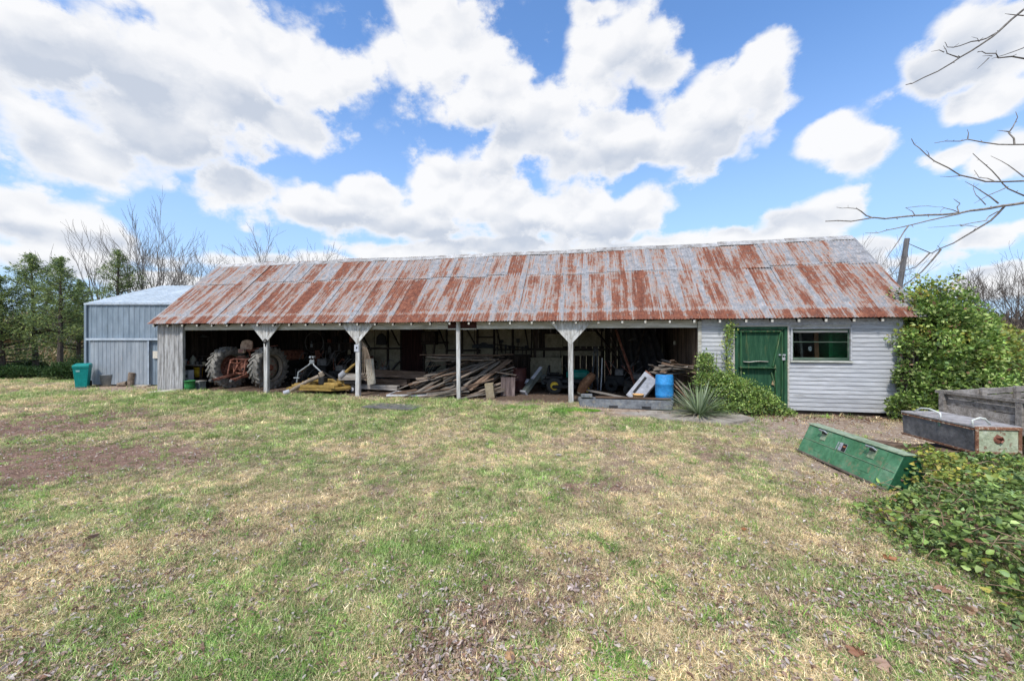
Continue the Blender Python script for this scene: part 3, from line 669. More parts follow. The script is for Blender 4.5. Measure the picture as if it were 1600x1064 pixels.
sb = math.atan((BRZ-BE)/(BD/2)); LB = math.hypot(BRZ-BE, BD/2)
rme2 = ribbed(pw-.004, LB+.08, .23, .02).mesh('roof_panel'); rme2.materials.append(broof)
for i in range(npan):
    o = bpy.data.objects.new('roof_panel', rme2); COL.objects.link(o); o.parent = barn; o.location = (i*pw-.05, -.08, BE-.03); o.rotation_euler = (sb-math.pi/2, 0, 0)
    o = bpy.data.objects.new('roof_panel', rme2); COL.objects.link(o); o.parent = barn; o.location = ((i+1)*pw-.05, BD+.08, BE-.03); o.rotation_euler = (sb-math.pi/2, 0, math.pi)
M().box(((BX1-BX0)/2, -.06, BE-.05), (BX1-BX0+.1, .03, .07)).build('eave_trim', btrim, barn)
M().box((.0, -.045, BE/2), (.09, .05, BE-.1)).build('corner_trim', bwall, barn)
M().box((2.15, -.10, 1.90), (4.1, .10, .085)).build('door_track', btrim, barn)
dm = mat('sliding_door_steel', [(.3, (.21, .245, .285)), (.6, (.28, .31, .34))], 1.2, .5, .12, stretch=(1, 1, .25), vary=.03, wear=(.40, .37, .36), wpos=(.60, .75))
sdo = ribbed(2.32, 1.78, .17, .014).build('sliding_door', dm, barn, loc=(.24, -.085, .07))
M().box((2.36, -.02, .89), (.05, .03, 1.78)).build('edge_trim', btrim, sdo)
M().box((2.84, -.06, 1.27), (.20, .012, .30)).build('notice_plate', mat('yellowed_notice', [(.3, (.5, .45, .36)), (.7, (.62, .58, .5))], 8, .7, .1), barn)

# ------------------------------------------------------------------ bins by the barn
def g3p(px, py, dz=0.0):
    X, Y = G(px, py); return (X, Y, gzf(X, Y)+dz)
t = thing('wheeled_bin', 'teal plastic wheeled rubbish bin standing at the corner of the metal barn', 'wheeled bin', g3p(129, 605.5), R(35)); t.scale = (.66, .66, .95)
mm = M(); b0 = [(-.24, -.27), (.24, -.27), (.26, .25), (-.26, .25)]; b1 = [(-.33, -.38), (.33, -.38), (.33, .33), (-.33, .33)]
mm.add([(x, y, .02) for x, y in b0]+[(x, y, .82) for x, y in b1]+[(x*1.07, y*1.07, .82) for x, y in b1]+[(x*1.07, y*1.07, .88) for x, y in b1], [(3, 2, 1, 0), (0, 1, 5, 4), (1, 2, 6, 5), (2, 3, 7, 6), (3, 0, 4, 7), (4, 5, 9, 8), (5, 6, 10, 9), (6, 7, 11, 10), (7, 4, 8, 11), (8, 9, 13, 12), (9, 10, 14, 13), (10, 11, 15, 14), (11, 8, 12, 15)])
mm.build('body', tealp, t, bevel=.02)
lm = M().add([(-.37, -.43, .885), (.37, -.43, .885), (.37, .38, .90), (-.37, .38, .90), (-.33, -.38, .95), (.33, -.38, .95), (.33, .30, 1.0), (-.33, .30, 1.0)], [(3, 2, 1, 0), (4, 5, 6, 7), (0, 1, 5, 4), (1, 2, 6, 5), (2, 3, 7, 6), (3, 0, 4, 7)])
lm.build('lid', tealp, t, bevel=.02); M().tube([(-.3, .42, .88), (.3, .42, .88)], .018, 8).build('handle', tealp, t)
M().box((-.12, -.37, .70), (.16, .01, .07), (.1, 0, 0)).build('printed_logo', mat('pale_print', [(.3, (.25, .5, .48)), (.7, (.4, .62, .6))], 8), t)
for s in (-1, 1):
    M().lathe([(0, -.03), (.13, -.03), (.14, 0), (.13, .03), (0, .03)], 16, Matrix.Translation((s*.29, .27, .14)) @ Matrix.Rotation(math.pi/2, 4, 'Y')).build('wheel', rubber, t)
t = thing('trash_can', 'round grey plastic trash can between the teal bin and the black bin', 'trash can', g3p(169, 603))
M().lathe([(0, .01), (.20, .01), (.245, .44), (.262, .45), (.262, .475), (.24, .475), (.19, .06), (0, .05)], 22).build('body', mat('grey_plastic', [(.3, (.16, .18, .19)), (.7, (.24, .26, .27))], 5, .6, .1), t, smooth=True)
for s in (-1, 1): M().tube([(s*.25, -.06, .38), (s*.29, -.05, .36), (s*.29, .05, .36), (s*.25, .06, .38)], .012, 6).build('handle', rubber, t)
t = thing('recycling_tub', 'square black plastic tub against the barn door beside the log', 'tub', g3p(191.5, 601), R(-6))
mm = M(); b0 = [(-.22, -.18), (.22, -.18), (.22, .18), (-.22, .18)]
mm.add([(x, y, 0) for x, y in b0]+[(x*1.22, y*1.2, .60) for x, y in b0]+[(x*1.32, y*1.32, .61) for x, y in b0]+[(x*1.3, y*1.3, .66) for x, y in b0], [(3, 2, 1, 0), (0, 1, 5, 4), (1, 2, 6, 5), (2, 3, 7, 6), (3, 0, 4, 7), (4, 5, 9, 8), (5, 6, 10, 9), (6, 7, 11, 10), (7, 4, 8, 11), (8, 9, 13, 12), (9, 10, 14, 13), (10, 11, 15, 14), (11, 8, 12, 15), (12, 13, 14, 15)])
mm.build('body', rubber, t, bevel=.015)
for k in range(4): M().box((-.18+k*.12, -.215, .33), (.03, .03, .5), (.09, 0, 0)).build('rib', rubber, t)
logm = mat('log_bark', [(.3, (.10, .075, .055)), (.6, (.27, .21, .16)), (.75, (.42, .36, .30))], 10, .9, .7)
t = thing('log_stump', 'short upright log with a foot of wood leaning beside the black tub', 'log', g3p(200, 603.5))
M().tube([(.12, 0, 0), (.13, .0, .25), (.17, 0, .55)], [.13, .115, .12], 12).build('trunk', logm, t)
M().tube([(-.30, -.1, .07), (.05, -.08, .12)], [.08, .11], 10).build('root', logm, t)
t = M().add([(-.45, -.16, 0), (.40, -.20, 0), (.52, .12, 0), (-.40, .20, 0), (-.42, -.13, .05), (.38, -.17, .11), (.48, .08, .13), (-.36, .16, .05)], [(3, 2, 1, 0), (4, 5, 6, 7), (0, 1, 5, 4), (1, 2, 6, 5), (2, 3, 7, 6), (3, 0, 4, 7)]).build('stone_slab', mat('pale_stone', [(.3, (.35, .31, .25)), (.7, (.55, .50, .42))], 8, .9, .5), bevel=.015, loc=g3p(255, 617), rot=(0, 0, R(8)))
tag(t, 'pale flat stone lying in the grass at the shed corner', 'stone')
t = M().box((0, 0, .03), (.5, .25, .07)).build('stone_slab', MATS['pale_stone'], bevel=.02, loc=g3p(222, 604), rot=(0, 0, .2)); tag(t, 'small grey stone in the dirt near the log at the barn door', 'stone')

# ------------------------------------------------------------------ tractor
def lugtyre(name, R0, w, parent, loc, mx=None, nl=22):
    tr = M().lathe([(R0*.60, -w*.40), (R0*.66, -w*.48), (R0*.86, -w*.52), (R0*.93, -w*.46), (R0*.95, 0), (R0*.93, w*.46), (R0*.86, w*.52), (R0*.66, w*.48), (R0*.60, w*.40)], 40, Matrix.Rotation(math.pi/2, 4, 'Y')).build(name, tyre_m, parent, smooth=True, loc=loc)
    lg = M()
    for i in range(nl):
        for s in (-1, 1):
            a0 = 2*math.pi*(i+(.5 if s > 0 else 0))/nl; a1 = a0+.20
            p = []
            for (x, a) in ((s*.01, a1), (s*w*.54, a0)):
                p.append((x, a))
            vs = []
            for (x, a) in p:
                da = .052; xx = x
                for (dd, rr_) in ((-da, .93), (da, .93), (da*.75, 1.0), (-da*.75, 1.0)):
                    rad = R0*rr_*(1 if abs(x) < w*.3 else .985); vs.append((xx, rad*math.sin(a+dd), rad*math.cos(a+dd)))
            lg.add(vs, [(3, 2, 1, 0), (4, 5, 6, 7), (0, 1, 5, 4), (1, 2, 6, 5), (2, 3, 7, 6), (3, 0, 4, 7)])
            # shoulder
            a = a0; vs2 = []
            for (x, rr_) in ((s*w*.54, .985), (s*w*.53, .84)):
                for dd in (-.04, .04): vs2.append((x, R0*rr_*math.sin(a+dd), R0*rr_*math.cos(a+dd)))
                for dd in (.04, -.04): vs2.append((x-s*.03, R0*rr_*math.sin(a+dd), R0*rr_*math.cos(a+dd)))
            lg.add(vs2, [(0, 1, 2, 3), (7, 6, 5, 4), (0, 4, 5, 1), (1, 5, 6, 2), (2, 6, 7, 3), (3, 7, 4, 0)])
    lg.build('tread_lugs', tyre_m, tr)
    return tr
t = thing('tractor', 'old rusty red farm tractor parked nose-in with its rear hitch facing out', 'tractor', SP(389, 1.0), -AL)
RT = .76
dustrim = mat('dusty_rim', [(.3, (.16, .13, .10)), (.7, (.30, .26, .21))], 8, .8, .3)
for s in (-1, 1):
    wh = lugtyre('rear_tyre', RT, .36, t, (s*.86, 0, RT))
    wh.rotation_euler = (R(17*s), 0, R(-3 if s < 0 else 0))
    M().lathe([(.46, -.15), (.48, -.17), (.44, -.12), (.43, -.02), (.30, .02*s), (.14, .04*s), (0, .05*s)], 28, Matrix.Rotation(math.pi/2, 4, 'Y')).build('rim', dustrim if s > 0 else rustred, wh, smooth=True)
    M().lathe([(.47, .14), (.49, .17), (.44, .13), (.43, .03)], 28, Matrix.Rotation(math.pi/2, 4, 'Y')).build('rim_flange', dustrim, wh, smooth=True)
    M().lathe([(.0, .10), (.10, .10), (.12, .04), (.2, .03), (.2, -.02), (0, -.02)], 14, Matrix.Rotation(math.pi/2, 4, 'Y')).build('hub', rustred, wh)
    for k in range(8):
        a = k*math.pi/4; M().lathe([(0, .07), (.022, .07), (.022, .0)], 6, Matrix.Rotation(math.pi/2, 4, 'Y') @ Matrix.Translation((.26*math.cos(a), .26*math.sin(a), 0))).build('wheel_nut', rustred, wh)
M().tube([(-.7, 0, RT), (-.35, 0, RT), (-.2, 0, RT+.0), (.2, 0, RT), (.35, 0, RT), (.7, 0, RT)], [.10, .12, .24, .24, .12, .10], 14).build('axle_housing', rustred, t)
M().box((0, .55, .80), (.34, 1.3, .42)).build('gearbox', rustred, t, bevel=.05)
M().box((0, -.02, .92), (.34, .42, .30)).build('hydraulic_cover', rustred, t, bevel=.04)
M().box((0, 1.9, 1.12), (.46, 1.5, .44)).build('hood', rustred, t, bevel=.08)
M().box((0, 2.0, .75), (.36, 1.2, .4)).build('engine', blackm, t, bevel=.03)
for s in (-1, 1):
    lugtyre('front_tyre', .36, .17, t, (s*.62, 2.4, .36), nl=14)
    M().tube([(s*.10, -.12, 1.06), (s*.30, -.2, 1.10), (s*.32, -.46, 1.02)], .038, 8).build('lift_arm', rustred, t)
    M().tube([(s*.32, -.46, 1.02), (s*.34, -.55, .55)], .024, 8).build('lift_link', rustred, t)
    M().bar((s*.22, -.1, .58), (s*.42-.12, -1.0, .36), .035, .09).build('lower_link', rustred, t, bevel=.01)
    M().tube([(s*.42-.12-.05, -1.0, .36), (s*.42-.12+.05, -1.0, .36)], .055, 10).build('link_ball', greyiron, t)
    M().bar((s*.16, -.2, .95), (s*.20, -.42, .62), .03, .05).build('check_link', rustred, t)
M().tube([(-.38, -.28, 1.07), (.38, -.28, 1.07)], .034, 8).build('rocker_shaft', rustred, t)
M().tube([(0, -.24, 1.0), (.03, -.5, .92), (-.02, -.75, .98)], .028, 8).build('top_link', rustred, t)
M().tube([(-.34, -.3, .60), (-.05, -.34, .55), (.3, -.36, .60)], .03, 8).build('drawbar_hanger', rustred, t)
M().bar((0, 0, .42), (.02, -.75, .40), .09, .035).build('drawbar', rustred, t)
M().lathe([(0, 0), (.07, 0), (.075, .12), (.04, .14), (.03, .22), (0, .22)], 12, Matrix.Translation((.16, -.22, .72)) @ Matrix.Rotation(math.pi/2, 4, 'X')).build('pto_cap', blackm, t)
for (a, b_) in (((-.28, -.22, 1.14), (-.1, -.4, .80)), ((.25, -.24, 1.12), (.12, -.42, .74)), ((-.16, -.3, 1.16), (.14, -.3, 1.18)), ((-.30, -.35, .9), (-.24, -.4, .55)), ((.05, -.35, .8), (.28, -.42, .78))):
    M().tube([a, b_], .02, 6).build('linkage_rod', rustred, t)
seat = M(); seat.lathe([(0, 0), (.20, .01), (.24, .05), (.245, .09), (.235, .09), (.21, .05), (0, .03)], 18); seat.build('seat_pan', rustred, t, smooth=True, loc=(.0, .12, 1.34), rot=(.1, 0, 0))
M().prism([(-.24, 0), (-.27, .16), (-.22, .30), (-.08, .35), (.08, .35), (.22, .30), (.27, .16), (.24, 0)], -.02, .03).build('seat_back', mat('rusty_tan_steel', [(.3, (.13, .07, .05)), (.6, (.36, .25, .18))], 8, .8, .3), t, bevel=.012, loc=(0, -.12, 1.42), rot=(-.15, 0, 0))
M().box((-.08, -.22, 1.36), (.26, .10, .14)).build('tool_box', MATS['rusty_tan_steel'], t, bevel=.012)
M().box((-.08, -.275, 1.37), (.18, .012, .08)).build('lamp_lens', mat('dull_red_lens', [(.3, (.16, .05, .04)), (.7, (.3, .14, .12))], 8, .4), t)
M().bar((0, .1, 1.1), (0, 0, 1.34), .06, .03).build('seat_spring', rustred, t)
M().tube([(0, 1.0, 1.2), (0, .62, 1.52)], .022, 8).build('steering_column', blackm, t)
sw = M(); sw.tube([(.2*math.cos(a), .2*math.sin(a), 0) for a in np.linspace(0, 2*math.pi, 20)], .014, 6, False)
for a in (0.5, 2.6, 4.7): sw.tube([(0, 0, -.02), (.2*math.cos(a), .2*math.sin(a), 0)], .009, 5)
sw.build('steering_wheel', blackm, t, loc=(0, .60, 1.54), rot=(R(45), 0, 0))
M().bar((.42, -.1, 1.46), (1.0, .25, 1.56), .05, .02).build('fender_brace', rustred, t)

# ------------------------------------------------------------------ clutter of the first bay
t = thing('shelf_unit', 'rough wooden shelf on legs just inside the left corner post of the shed', 'shelf', SP(306, .95), -AL)
M().box((0, 0, .88), (.95, .42, .04)).build('shelf_board', greyx, t)
M().box((0, .02, .36), (.95, .40, .03)).build('shelf_board', darkx, t)
for sx in (-.44, .44):
    for sy in (-.18, .18): M().box((sx, sy, .43), (.05, .05, .86)).build('leg', darkz, t)
M().box((0, .20, 1.20), (.95, .02, .03)).build('back_rail', darkx, t)
def bucket(px, v, r, h, m_, label, cat='bucket', z=None, taper=.88, name='bucket', group=None, handle=True, band=None, rzz=0):
    t = thing(name, label, cat, SP(px, v, z), rzz, group)
    M().lathe([(0, .0), (r*taper, 0), (r*(taper+1)/2, h*.5), (r, h-.02), (r*1.04, h-.02), (r*1.04, h), (r*.97, h), (r*.8, .04), (0, .04)], 20).build('body', m_, t, smooth=True)
    if handle: M().tube([(r*math.cos(a)*1.02, -.02-abs(math.sin(a))*r*.5, h*.93-math.sin(a)*r*.7) for a in np.linspace(0, math.pi, 9)], .005, 5).build('handle', greyiron, t)
    if band: M().lathe([(r*.955, h*.3), (r*.99, h*.72), (r*.995, h*.72), (r*.96, h*.3)], 20).build('label_band', band, t)
    return t
greenpl = mat('green_plastic', [(.3, (.02, .15, .04)), (.7, (.04, .22, .07))], 5, .5, .1)
dimprint = mat('dark_print', [(.3, (.05, .06, .06)), (.7, (.16, .17, .17))], 10, .6)
bucket(296.5, -.02, .16, .36, greenpl, 'green plastic bucket on the ground at the left corner post')
bucket(310, .95, .15, .36, mat('yellow_pail_paint', [(.3, (.48, .30, .015)), (.7, (.62, .42, .03))], 5, .5, .15, wear=(.08, .06, .05), wpos=(.6, .68)), 'yellow pail standing on the low shelf board beside the white carton', z=None).location.z += .42
t = M().box((0, 0, .17), (.24, .2, .36)).build('carton', whitem, loc=SP(294.5, .42, None, .36), rot=(0, 0, -AL)); tag(t, 'white carton with a dark printed picture above the green bucket', 'carton')
M().box((0, -.103, .14), (.17, .004, .10)).build('printed_picture', dimprint, t)
t = thing('carton_stand', 'dark wooden crate standing under the white carton', 'crate', SP(294.5, .42), -AL)
for k in range(3): M().box((0, -.12, .06+k*.12), (.34, .02, .10)).build('slat', darkx, t)
for s in (-1, 1): M().box((s*.16, 0, .18), (.02, .24, .35)).build('side_board', darkx, t)
M().box((0, 0, .35), (.34, .26, .015)).build('top_board', darkx, t)
t = M().box((0, 0, .15), (.34, .26, .30)).build('plastic_crate', mat('grey_green_crate', [(.3, (.10, .13, .12)), (.7, (.26, .28, .26))], 6, .6, .3), loc=SP(311, .35), rot=(0, 0, -AL), bevel=.02); tag(t, 'grey-green lidded crate on the ground below the yellow pail', 'crate')
M().box((0, 0, .305), (.37, .29, .03)).build('lid', mat('dusty_lid', [(.3, (.2, .2, .18)), (.7, (.35, .34, .31))], 6), t); M().box((-.05, -.133, .15), (.12, .004, .16)).build('printed_label', mat('teal_print', [(.3, (.02, .16, .14)), (.7, (.06, .22, .2))], 6), t); M().box((.10, -.133, .15), (.08, .004, .18)).build('printed_label', dimprint, t)
shz = SP(300, .95)[2]+.90
jug = M().lathe([(0, 0), (.10, 0), (.11, .03), (.105, .20), (.09, .25), (.035, .31), (.03, .35), (0, .35)], 14).build('jug', mat('cloudy_plastic', [(.3, (.25, .24, .19)), (.7, (.38, .37, .30))], 5, .5, .1), smooth=True, loc=SP(301.5, .95, shz)); tag(jug, 'cloudy cream plastic jug standing on the wooden shelf', 'jug')
for i, (px, r, h, m_, lb) in enumerate(((290.5, .05, .20, whitem, 'small white canister at the left end of the shelf'), (295, .06, .13, rustred, 'rusty paint tin next to the jug on the shelf'), (308, .07, .12, greyiron, 'grey tin right of the jug on the shelf'), (314, .05, .17, blackm, 'black spray can near the right end of the shelf'), (319, .06, .10, creamm, 'squat cream tin at the right end of the shelf'))):
    t = thing('tin', lb, 'tin', SP(px, .88, shz)); M().lathe([(0, 0), (r, 0), (r, h), (r*.8, h+.01), (0, h+.01)], 12).build('body', m_, t, smooth=False); M().lathe([(0, h+.01), (r*.4, h+.01), (r*.35, h+.04), (0, h+.04)], 10).build('cap', blackm, t)
t = thing('box_of_parts', 'low dark box of loose parts at the back of the wooden shelf', 'box', SP(304, 1.05, shz), -AL); M().box((0, 0, .06), (.7, .16, .12)).build('body', darkx, t)
for k in range(7): M().tube([(-.3+k*.1, 0, .1), (-.28+k*.1+rr.uniform(-.06, .06), .03, .2+rr.random()*.1)], .012, 5).build('loose_rod', rustred if k % 2 else greyiron, t)
t = M().lathe([(0, .10), (.05, .10), (.06, .06), (.19, .0), (.20, -.01), (.19, -.005), (.05, .05)], 20).build('lamp_reflector', galv, smooth=True, loc=SP(318, 1.6, 1.98)); tag(t, 'pale round lamp reflector hanging under the roof above the shelf', 'lamp')
M().tube([(0, 0, .1), (0, 0, .75)], .006, 4).build('cord', blackm, t)
# lamp on the first post, sign and rope on the second
def onpost(k, z): return SL(POSTS[k], -.10, z)
t = thing('yard_lamp', 'small black round lamp fixed to the brace of the first post', 'lamp', SL(POSTS[0]+.02, -.12, 1.83), -AL)
M().lathe([(0, -.09), (.04, -.09), (.075, -.02), (.08, .0), (.06, .0), (0, -.03)], 16, Matrix.Rotation(math.pi/2, 4, 'X')).build('shade', blackm, t)
M().lathe([(.0, .0), (.045, .0), (.03, .02), (0, .03)], 12, Matrix.Translation((0, -.01, 0)) @ Matrix.Rotation(math.pi/2, 4, 'X')).build('bulb', greyiron, t); M().box((0, .02, -.1), (.03, .03, .14)).build('bracket', blackm, t)
t = thing('notice_sign', 'small white notice with a black mark nailed to the second post', 'sign', SL(POSTS[1]-.02, -.108, 1.62), -AL)
M().box((0, 0, 0), (.15, .006, .22)).build('plate', whitem, t); M().prism([(-.03, .03), (.035, .05), (.03, -.005), (.0, -.03), (-.015, .0)], -.006, -.004).build('printed_mark', blackm, t)
t = thing('rope_coil', 'coiled tan rope hanging from the back of the second post', 'rope', SL(POSTS[1]+.14, .10, 0), -AL)
ropem = mat('tan_rope', [(.3, (.22, .16, .11)), (.7, (.42, .33, .25))], 30, .9, .6); rz_ = t.location.z
for k in range(6):
    ax = .05+.036*k; zb = .50+.035*(8-k)+rr.uniform(-.02, .02); zt_ = 1.86-.02*k; pts = []
    for a in np.linspace(0, 2*math.pi, 22):
        zz = (zt_+zb)/2-(zt_-zb)/2*math.cos(a)*1.0; wdt = ax*max(0, math.sin(a if a < math.pi else 2*math.pi-a))**.8*(1.25-.7*(zz-zb)/(zt_-zb)); pts.append((wdt*(1 if a < math.pi else -1)-.06+.02*k*(zt_-zz)/1.3, .02*k-.08, zz))
    M().tube(pts, .0085, 5, False).build('rope_loop', ropem, t)
t = M().box((0, 0, .36), (.30, .03, .85), (0, R(-6), 0)).build('board_offcut', mat('pale_offcut', [(.3, (.30, .27, .22)), (.7, (.48, .45, .38))], 5), loc=SP(579, .75, None, .35), rot=(0, 0, -AL)); tag(t, 'pale board leaning behind the rope coil', 'board')

# ------------------------------------------------------------------ finishing mower
t = thing('finishing_mower', 'yellow tractor mower deck with grey hitch frame and drive shaft on the ground', 'mower', SP(500, .25), -AL-.03)
dk = [(-.95, -.40), (.72, -.40), (1.05, .10), (.95, .60), (-.85, .60), (-1.02, .0)]
mm = M(); n = len(dk); mm.add([(x, y, .14) for x, y in dk]+[(x, y, .20) for x, y in dk]+[(x*.93, y*.9+.02, .235) for x, y in dk], [tuple(range(n))[::-1]]+[(i, (i+1) % n, n+(i+1) % n, n+i) for i in range(n)]+[(n+i, n+(i+1) % n, 2*n+(i+1) % n, 2*n+i) for i in range(n)]+[tuple(2*n+i for i in range(n))])
mm.build('deck', yellowm, t)
M().box((.0, .42, .34), (1.6, .10, .20)).build('rear_rail', yellowm, t, bevel=.01); M().box((-.38, .05, .31), (.5, .34, .17)).build('belt_cover', yellowm, t, bevel=.03); M().box((-.76, -.02, .27), (.26, .3, .12)).build('belt_cover', yellowm, t, bevel=.03); M().box((.45, .05, .30), (.55, .26, .12)).build('belt_cover', yellowm, t, bevel=.03)
M().box((.05, -.38, .27), (1.6, .04, .10)).build('front_rail', yellowm, t, bevel=.008)
M().box((.10, .02, .42), (.22, .24, .26)).build('gear_case', blackm, t, bevel=.03)
M().tube([(.08, .0, .58), (.06, -.05, .70)], [.09, .07], 10).build('gear_cap', mat('tan_dust_iron', [(.3, (.22, .17, .12)), (.7, (.38, .31, .24))], 8), t)
M().tube([(-1.02+.30, -.55, .10), (-.30, -.25, .40), (.0, -.05, .56)], [.055, .06, .07], 12).build('drive_shaft', MATS['tan_dust_iron'], t)
M().tube([(-.84, -.62, .06), (-.70, -.53, .12)], .075, 10).build('shaft_joint', whitem, t)
M().tube([(.55, .3, .55), (.72, .34, .68)], [.10, .12], 12).build('shaft_guard', whitem, t); M().tube([(.72, .34, .68), (.95, .4, .90), (1.08, .42, 1.0)], [.05, .045, .02], 8).build('shaft_end', yellowm, t)
for s in (-1, 1):
    M().tube([(s*.03-.42, .15, 1.02), (s*.10-.42, .1, .92), (s*.42-.42+(.08 if s > 0 else 0), .0, .68), (s*.44-.42+(.08 if s > 0 else 0), -.05, .34)], .026, 8).build('hitch_frame_leg', galv, t)
    M().tube([(s*.055-.42, .15, 1.0), (s*.055-.42, .15, 1.22)], .02, 8).build('hitch_ear', greyiron, t); M().tube([(s*.055-.42, .10, 1.19), (s*.055-.42, .2, 1.19)], .038, 10).build('hitch_eye', galv, t)
M().box((-.42, .13, 1.02), (.18, .07, .14)).build('hitch_head', galv, t, bevel=.02)
M().box((-.86, -.05, .50), (.22, .05, .03)).build('pin_handle', galv, t)
M().bar((.0, .1, .72), (.50, .2, .42), .04, .05).build('brace', blackm, t)
for (x, y) in ((-.9, .72), (.85, .74)): M().lathe([(0, -.05), (.12, -.05), (.13, 0), (.12, .05), (0, .05)], 14, Matrix.Translation((x, y, .13)) @ Matrix.Rotation(math.pi/2, 4, 'Y')).build('gauge_wheel', rubber, t)

# ------------------------------------------------------------------ middle bays
t = thing('utility_cart', 'low grey cart with small white-hubbed wheels behind the second post', 'cart', SP(551, .75), -AL)
M().box((.02, 0, .52), (.80, .5, .20), (0, -.03, 0)).build('deck', greyx, t, bevel=.01); M().box((.05, 0, .36), (.5, .4, .16)).build('housing', blackm, t, bevel=.02)
for s in (-1, 1):
    wq = M().lathe([(0, -.04), (.12, -.04), (.14, 0), (.12, .04), (0, .04)], 16, Matrix.Rotation(math.pi/2, 4, 'X')).build('wheel', rubber, t, loc=(.18, s*-.26, .14)); M().lathe([(0, -.05), (.06, -.05), (.065, .05), (0, .05)], 12, Matrix.Rotation(math.pi/2, 4, 'X')).build('hub', whitem, wq)
    M().lathe([(0, -.04), (.12, -.04), (.14, 0), (.12, .04), (0, .04)], 16, Matrix.Rotation(math.pi/2, 4, 'X')).build('wheel', rubber, t, loc=(-.22, s*-.26, .14))
for i, (px0, px1, z, v, m_, th, lb) in enumerate(((578, 666, .50, 2.0, brownx, .26, 'long thick brown timber lying behind the second post, topmost'), (572, 640, .24, 1.6, brownx, .22, 'shorter brown timber below the long one behind the second post'), (566, 622, .14, 1.0, greyx, .16, 'grey weathered beam on the floor in front of the brown timbers'), (570, 660, .12, 2.1, darkx, .20, 'dark timber lowest of the stack behind the second post'))):
    u0, u1 = U(px0, v), U(px1, v); a = SL((u0+u1)/2, v, None)
    t = M().box((0, 0, 0), (u1-u0, .24, th)).build('timber', m_, bevel=.008, loc=(a[0], a[1], a[2]+z+.02), rot=(0, R([1.5, -1, 2, 0][i]), -AL+[.04, -.1, .06, 0][i])); tag(t, lb, 'timber', 'heavy timbers behind the second post')
t = thing('window_sash', 'flat old window sash with grey edges lying on the floor left of the plank pile', 'window sash', SP(648, .35, None, .07), -AL+.16)
for (x, y, w, d) in ((0, -.42, 1.5, .07), (0, .42, 1.5, .07), (-.72, 0, .07, .85), (.72, 0, .07, .85)): M().box((x, y, 0), (w, d, .05)).build('rail', mat('pale_edge', [(.3, (.34, .34, .35)), (.7, (.58, .58, .60))], 6), t)
M().box((0, 0, .0), (1.4, .8, .02)).build('panel', brownx, t); M().box((.05, .02, -.06), (1.55, .9, .04)).build('lower_sheet', brownx, t)
t = M().box((0, 0, 0), (1.5, .7, .03)).build('metal_plate', mat('dull_plate', [(.3, (.07, .07, .07)), (.7, (.16, .15, .14))], 5, .6, .3), loc=g3p(615, 640, .03), rot=(0, 0, -.25)); tag(t, 'dark flat plate lying in the grass in front of the plank pile', 'plate')
# loose planks
pile_lb = 'weathered loose plank in the big jumbled pile behind the thin post'
greyd = woodm('dull_grey_board', (.085, .07, .06), (.18, .155, .13), (.29, .255, .22))
plankm = [greyd, brownx, woodm('tan_grey_board', (.10, .075, .058), (.22, .175, .14), (.36, .30, .245)), greyd]
bmesh_len = {}
def plank(L, w, h, m_, loc, rz, ry, rx=0, label=pile_lb, group='loose planks in the big pile', name='plank', cat='plank'):
    key = (round(L, 1), round(w, 2), h, m_.name)
    if key not in bmesh_len:
        me = M().box((0, 0, 0), (key[0], key[1], h)).mesh('plank'); me.materials.append(m_); bmesh_len[key] = me
    o = bpy.data.objects.new(name, bmesh_len[key]); COL.objects.link(o); o.location = loc
    o.rotation_euler = Euler((rx, ry, rz), 'XYZ'); return tag(o, label, cat, group)
pr = random.Random(11)
def hz(u, v):      # height of the heap: highest at the back middle
    return 1.2*math.exp(-((u-U(727, 2))/1.5)**2)*(1/(1+math.exp(-(v-.85)*3.2)))
c0 = U(722, 1.2)
for k in range(64):       # lower mass and front fan
    f = k/64; u = c0+pr.gauss(-.1, .85); v = .15+pr.random()**.8*2.0; u = min(max(u, U(650, v)), U(778, v))
    z = hz(u, v)*pr.uniform(.25, .95)+.05; L = pr.choice([1.2, 1.5, 1.9, 2.3]); 
    ang = R(pr.choice([35, 28, 42, 50, 20, 60])+pr.uniform(-8, 8))+AL*0
    X, Y, Z0 = SL(u, v); plank(L, pr.choice([.10, .13, .16, .20]), pr.choice([.022, .03, .04]), pr.choice(plankm), (X, Y, Z0+z), ang-AL, -R(14+pr.uniform(-8, 10))*math.exp(-((v-.9)/1.2)**2), R(pr.uniform(-14, 14)), label='weathered loose plank in the slanting front fan of the big pile')
for k in range(16):       # long boards across the top
    u = U(728, 2.1)+pr.uniform(-.5, .6); v = 1.9+pr.uniform(-.4, .6); X, Y, Z0 = SL(u, v)
    plank(pr.choice([1.7, 2.1, 2.6]), pr.choice([.13, .16, .20]), .03, brownx if k % 2 else plankm[2], (X, Y, Z0+1.04+.022*k*.7-abs(u-U(728, 2))*.08), R(pr.uniform(-12, 14))-AL, R(pr.uniform(-5, 5)), R(pr.uniform(-6, 6)), label='brown plank lying almost level across the top of the big pile', group='level planks on top of the big pile')
for k in range(13):       # wide boards sliding down the right side, towards the front
    u = U(752, 1.2)+pr.uniform(-.45, .5); v = 1.1+pr.uniform(-.2, .5); X, Y, Z0 = SL(u, v)
    plank(pr.choice([1.4, 1.8]), pr.choice([.16, .20, .24]), .025, plankm[k % 4], (X, Y, Z0+.62+.03*k*.6-.25*abs(u-U(745, 1.2))), R(48+pr.uniform(-12, 12))-AL, -R(24+pr.uniform(-5, 6)), R(pr.uniform(-10, 10)), label='wide grey board sliding down the right flank of the big pile', group='wide boards on the right flank of the pile')
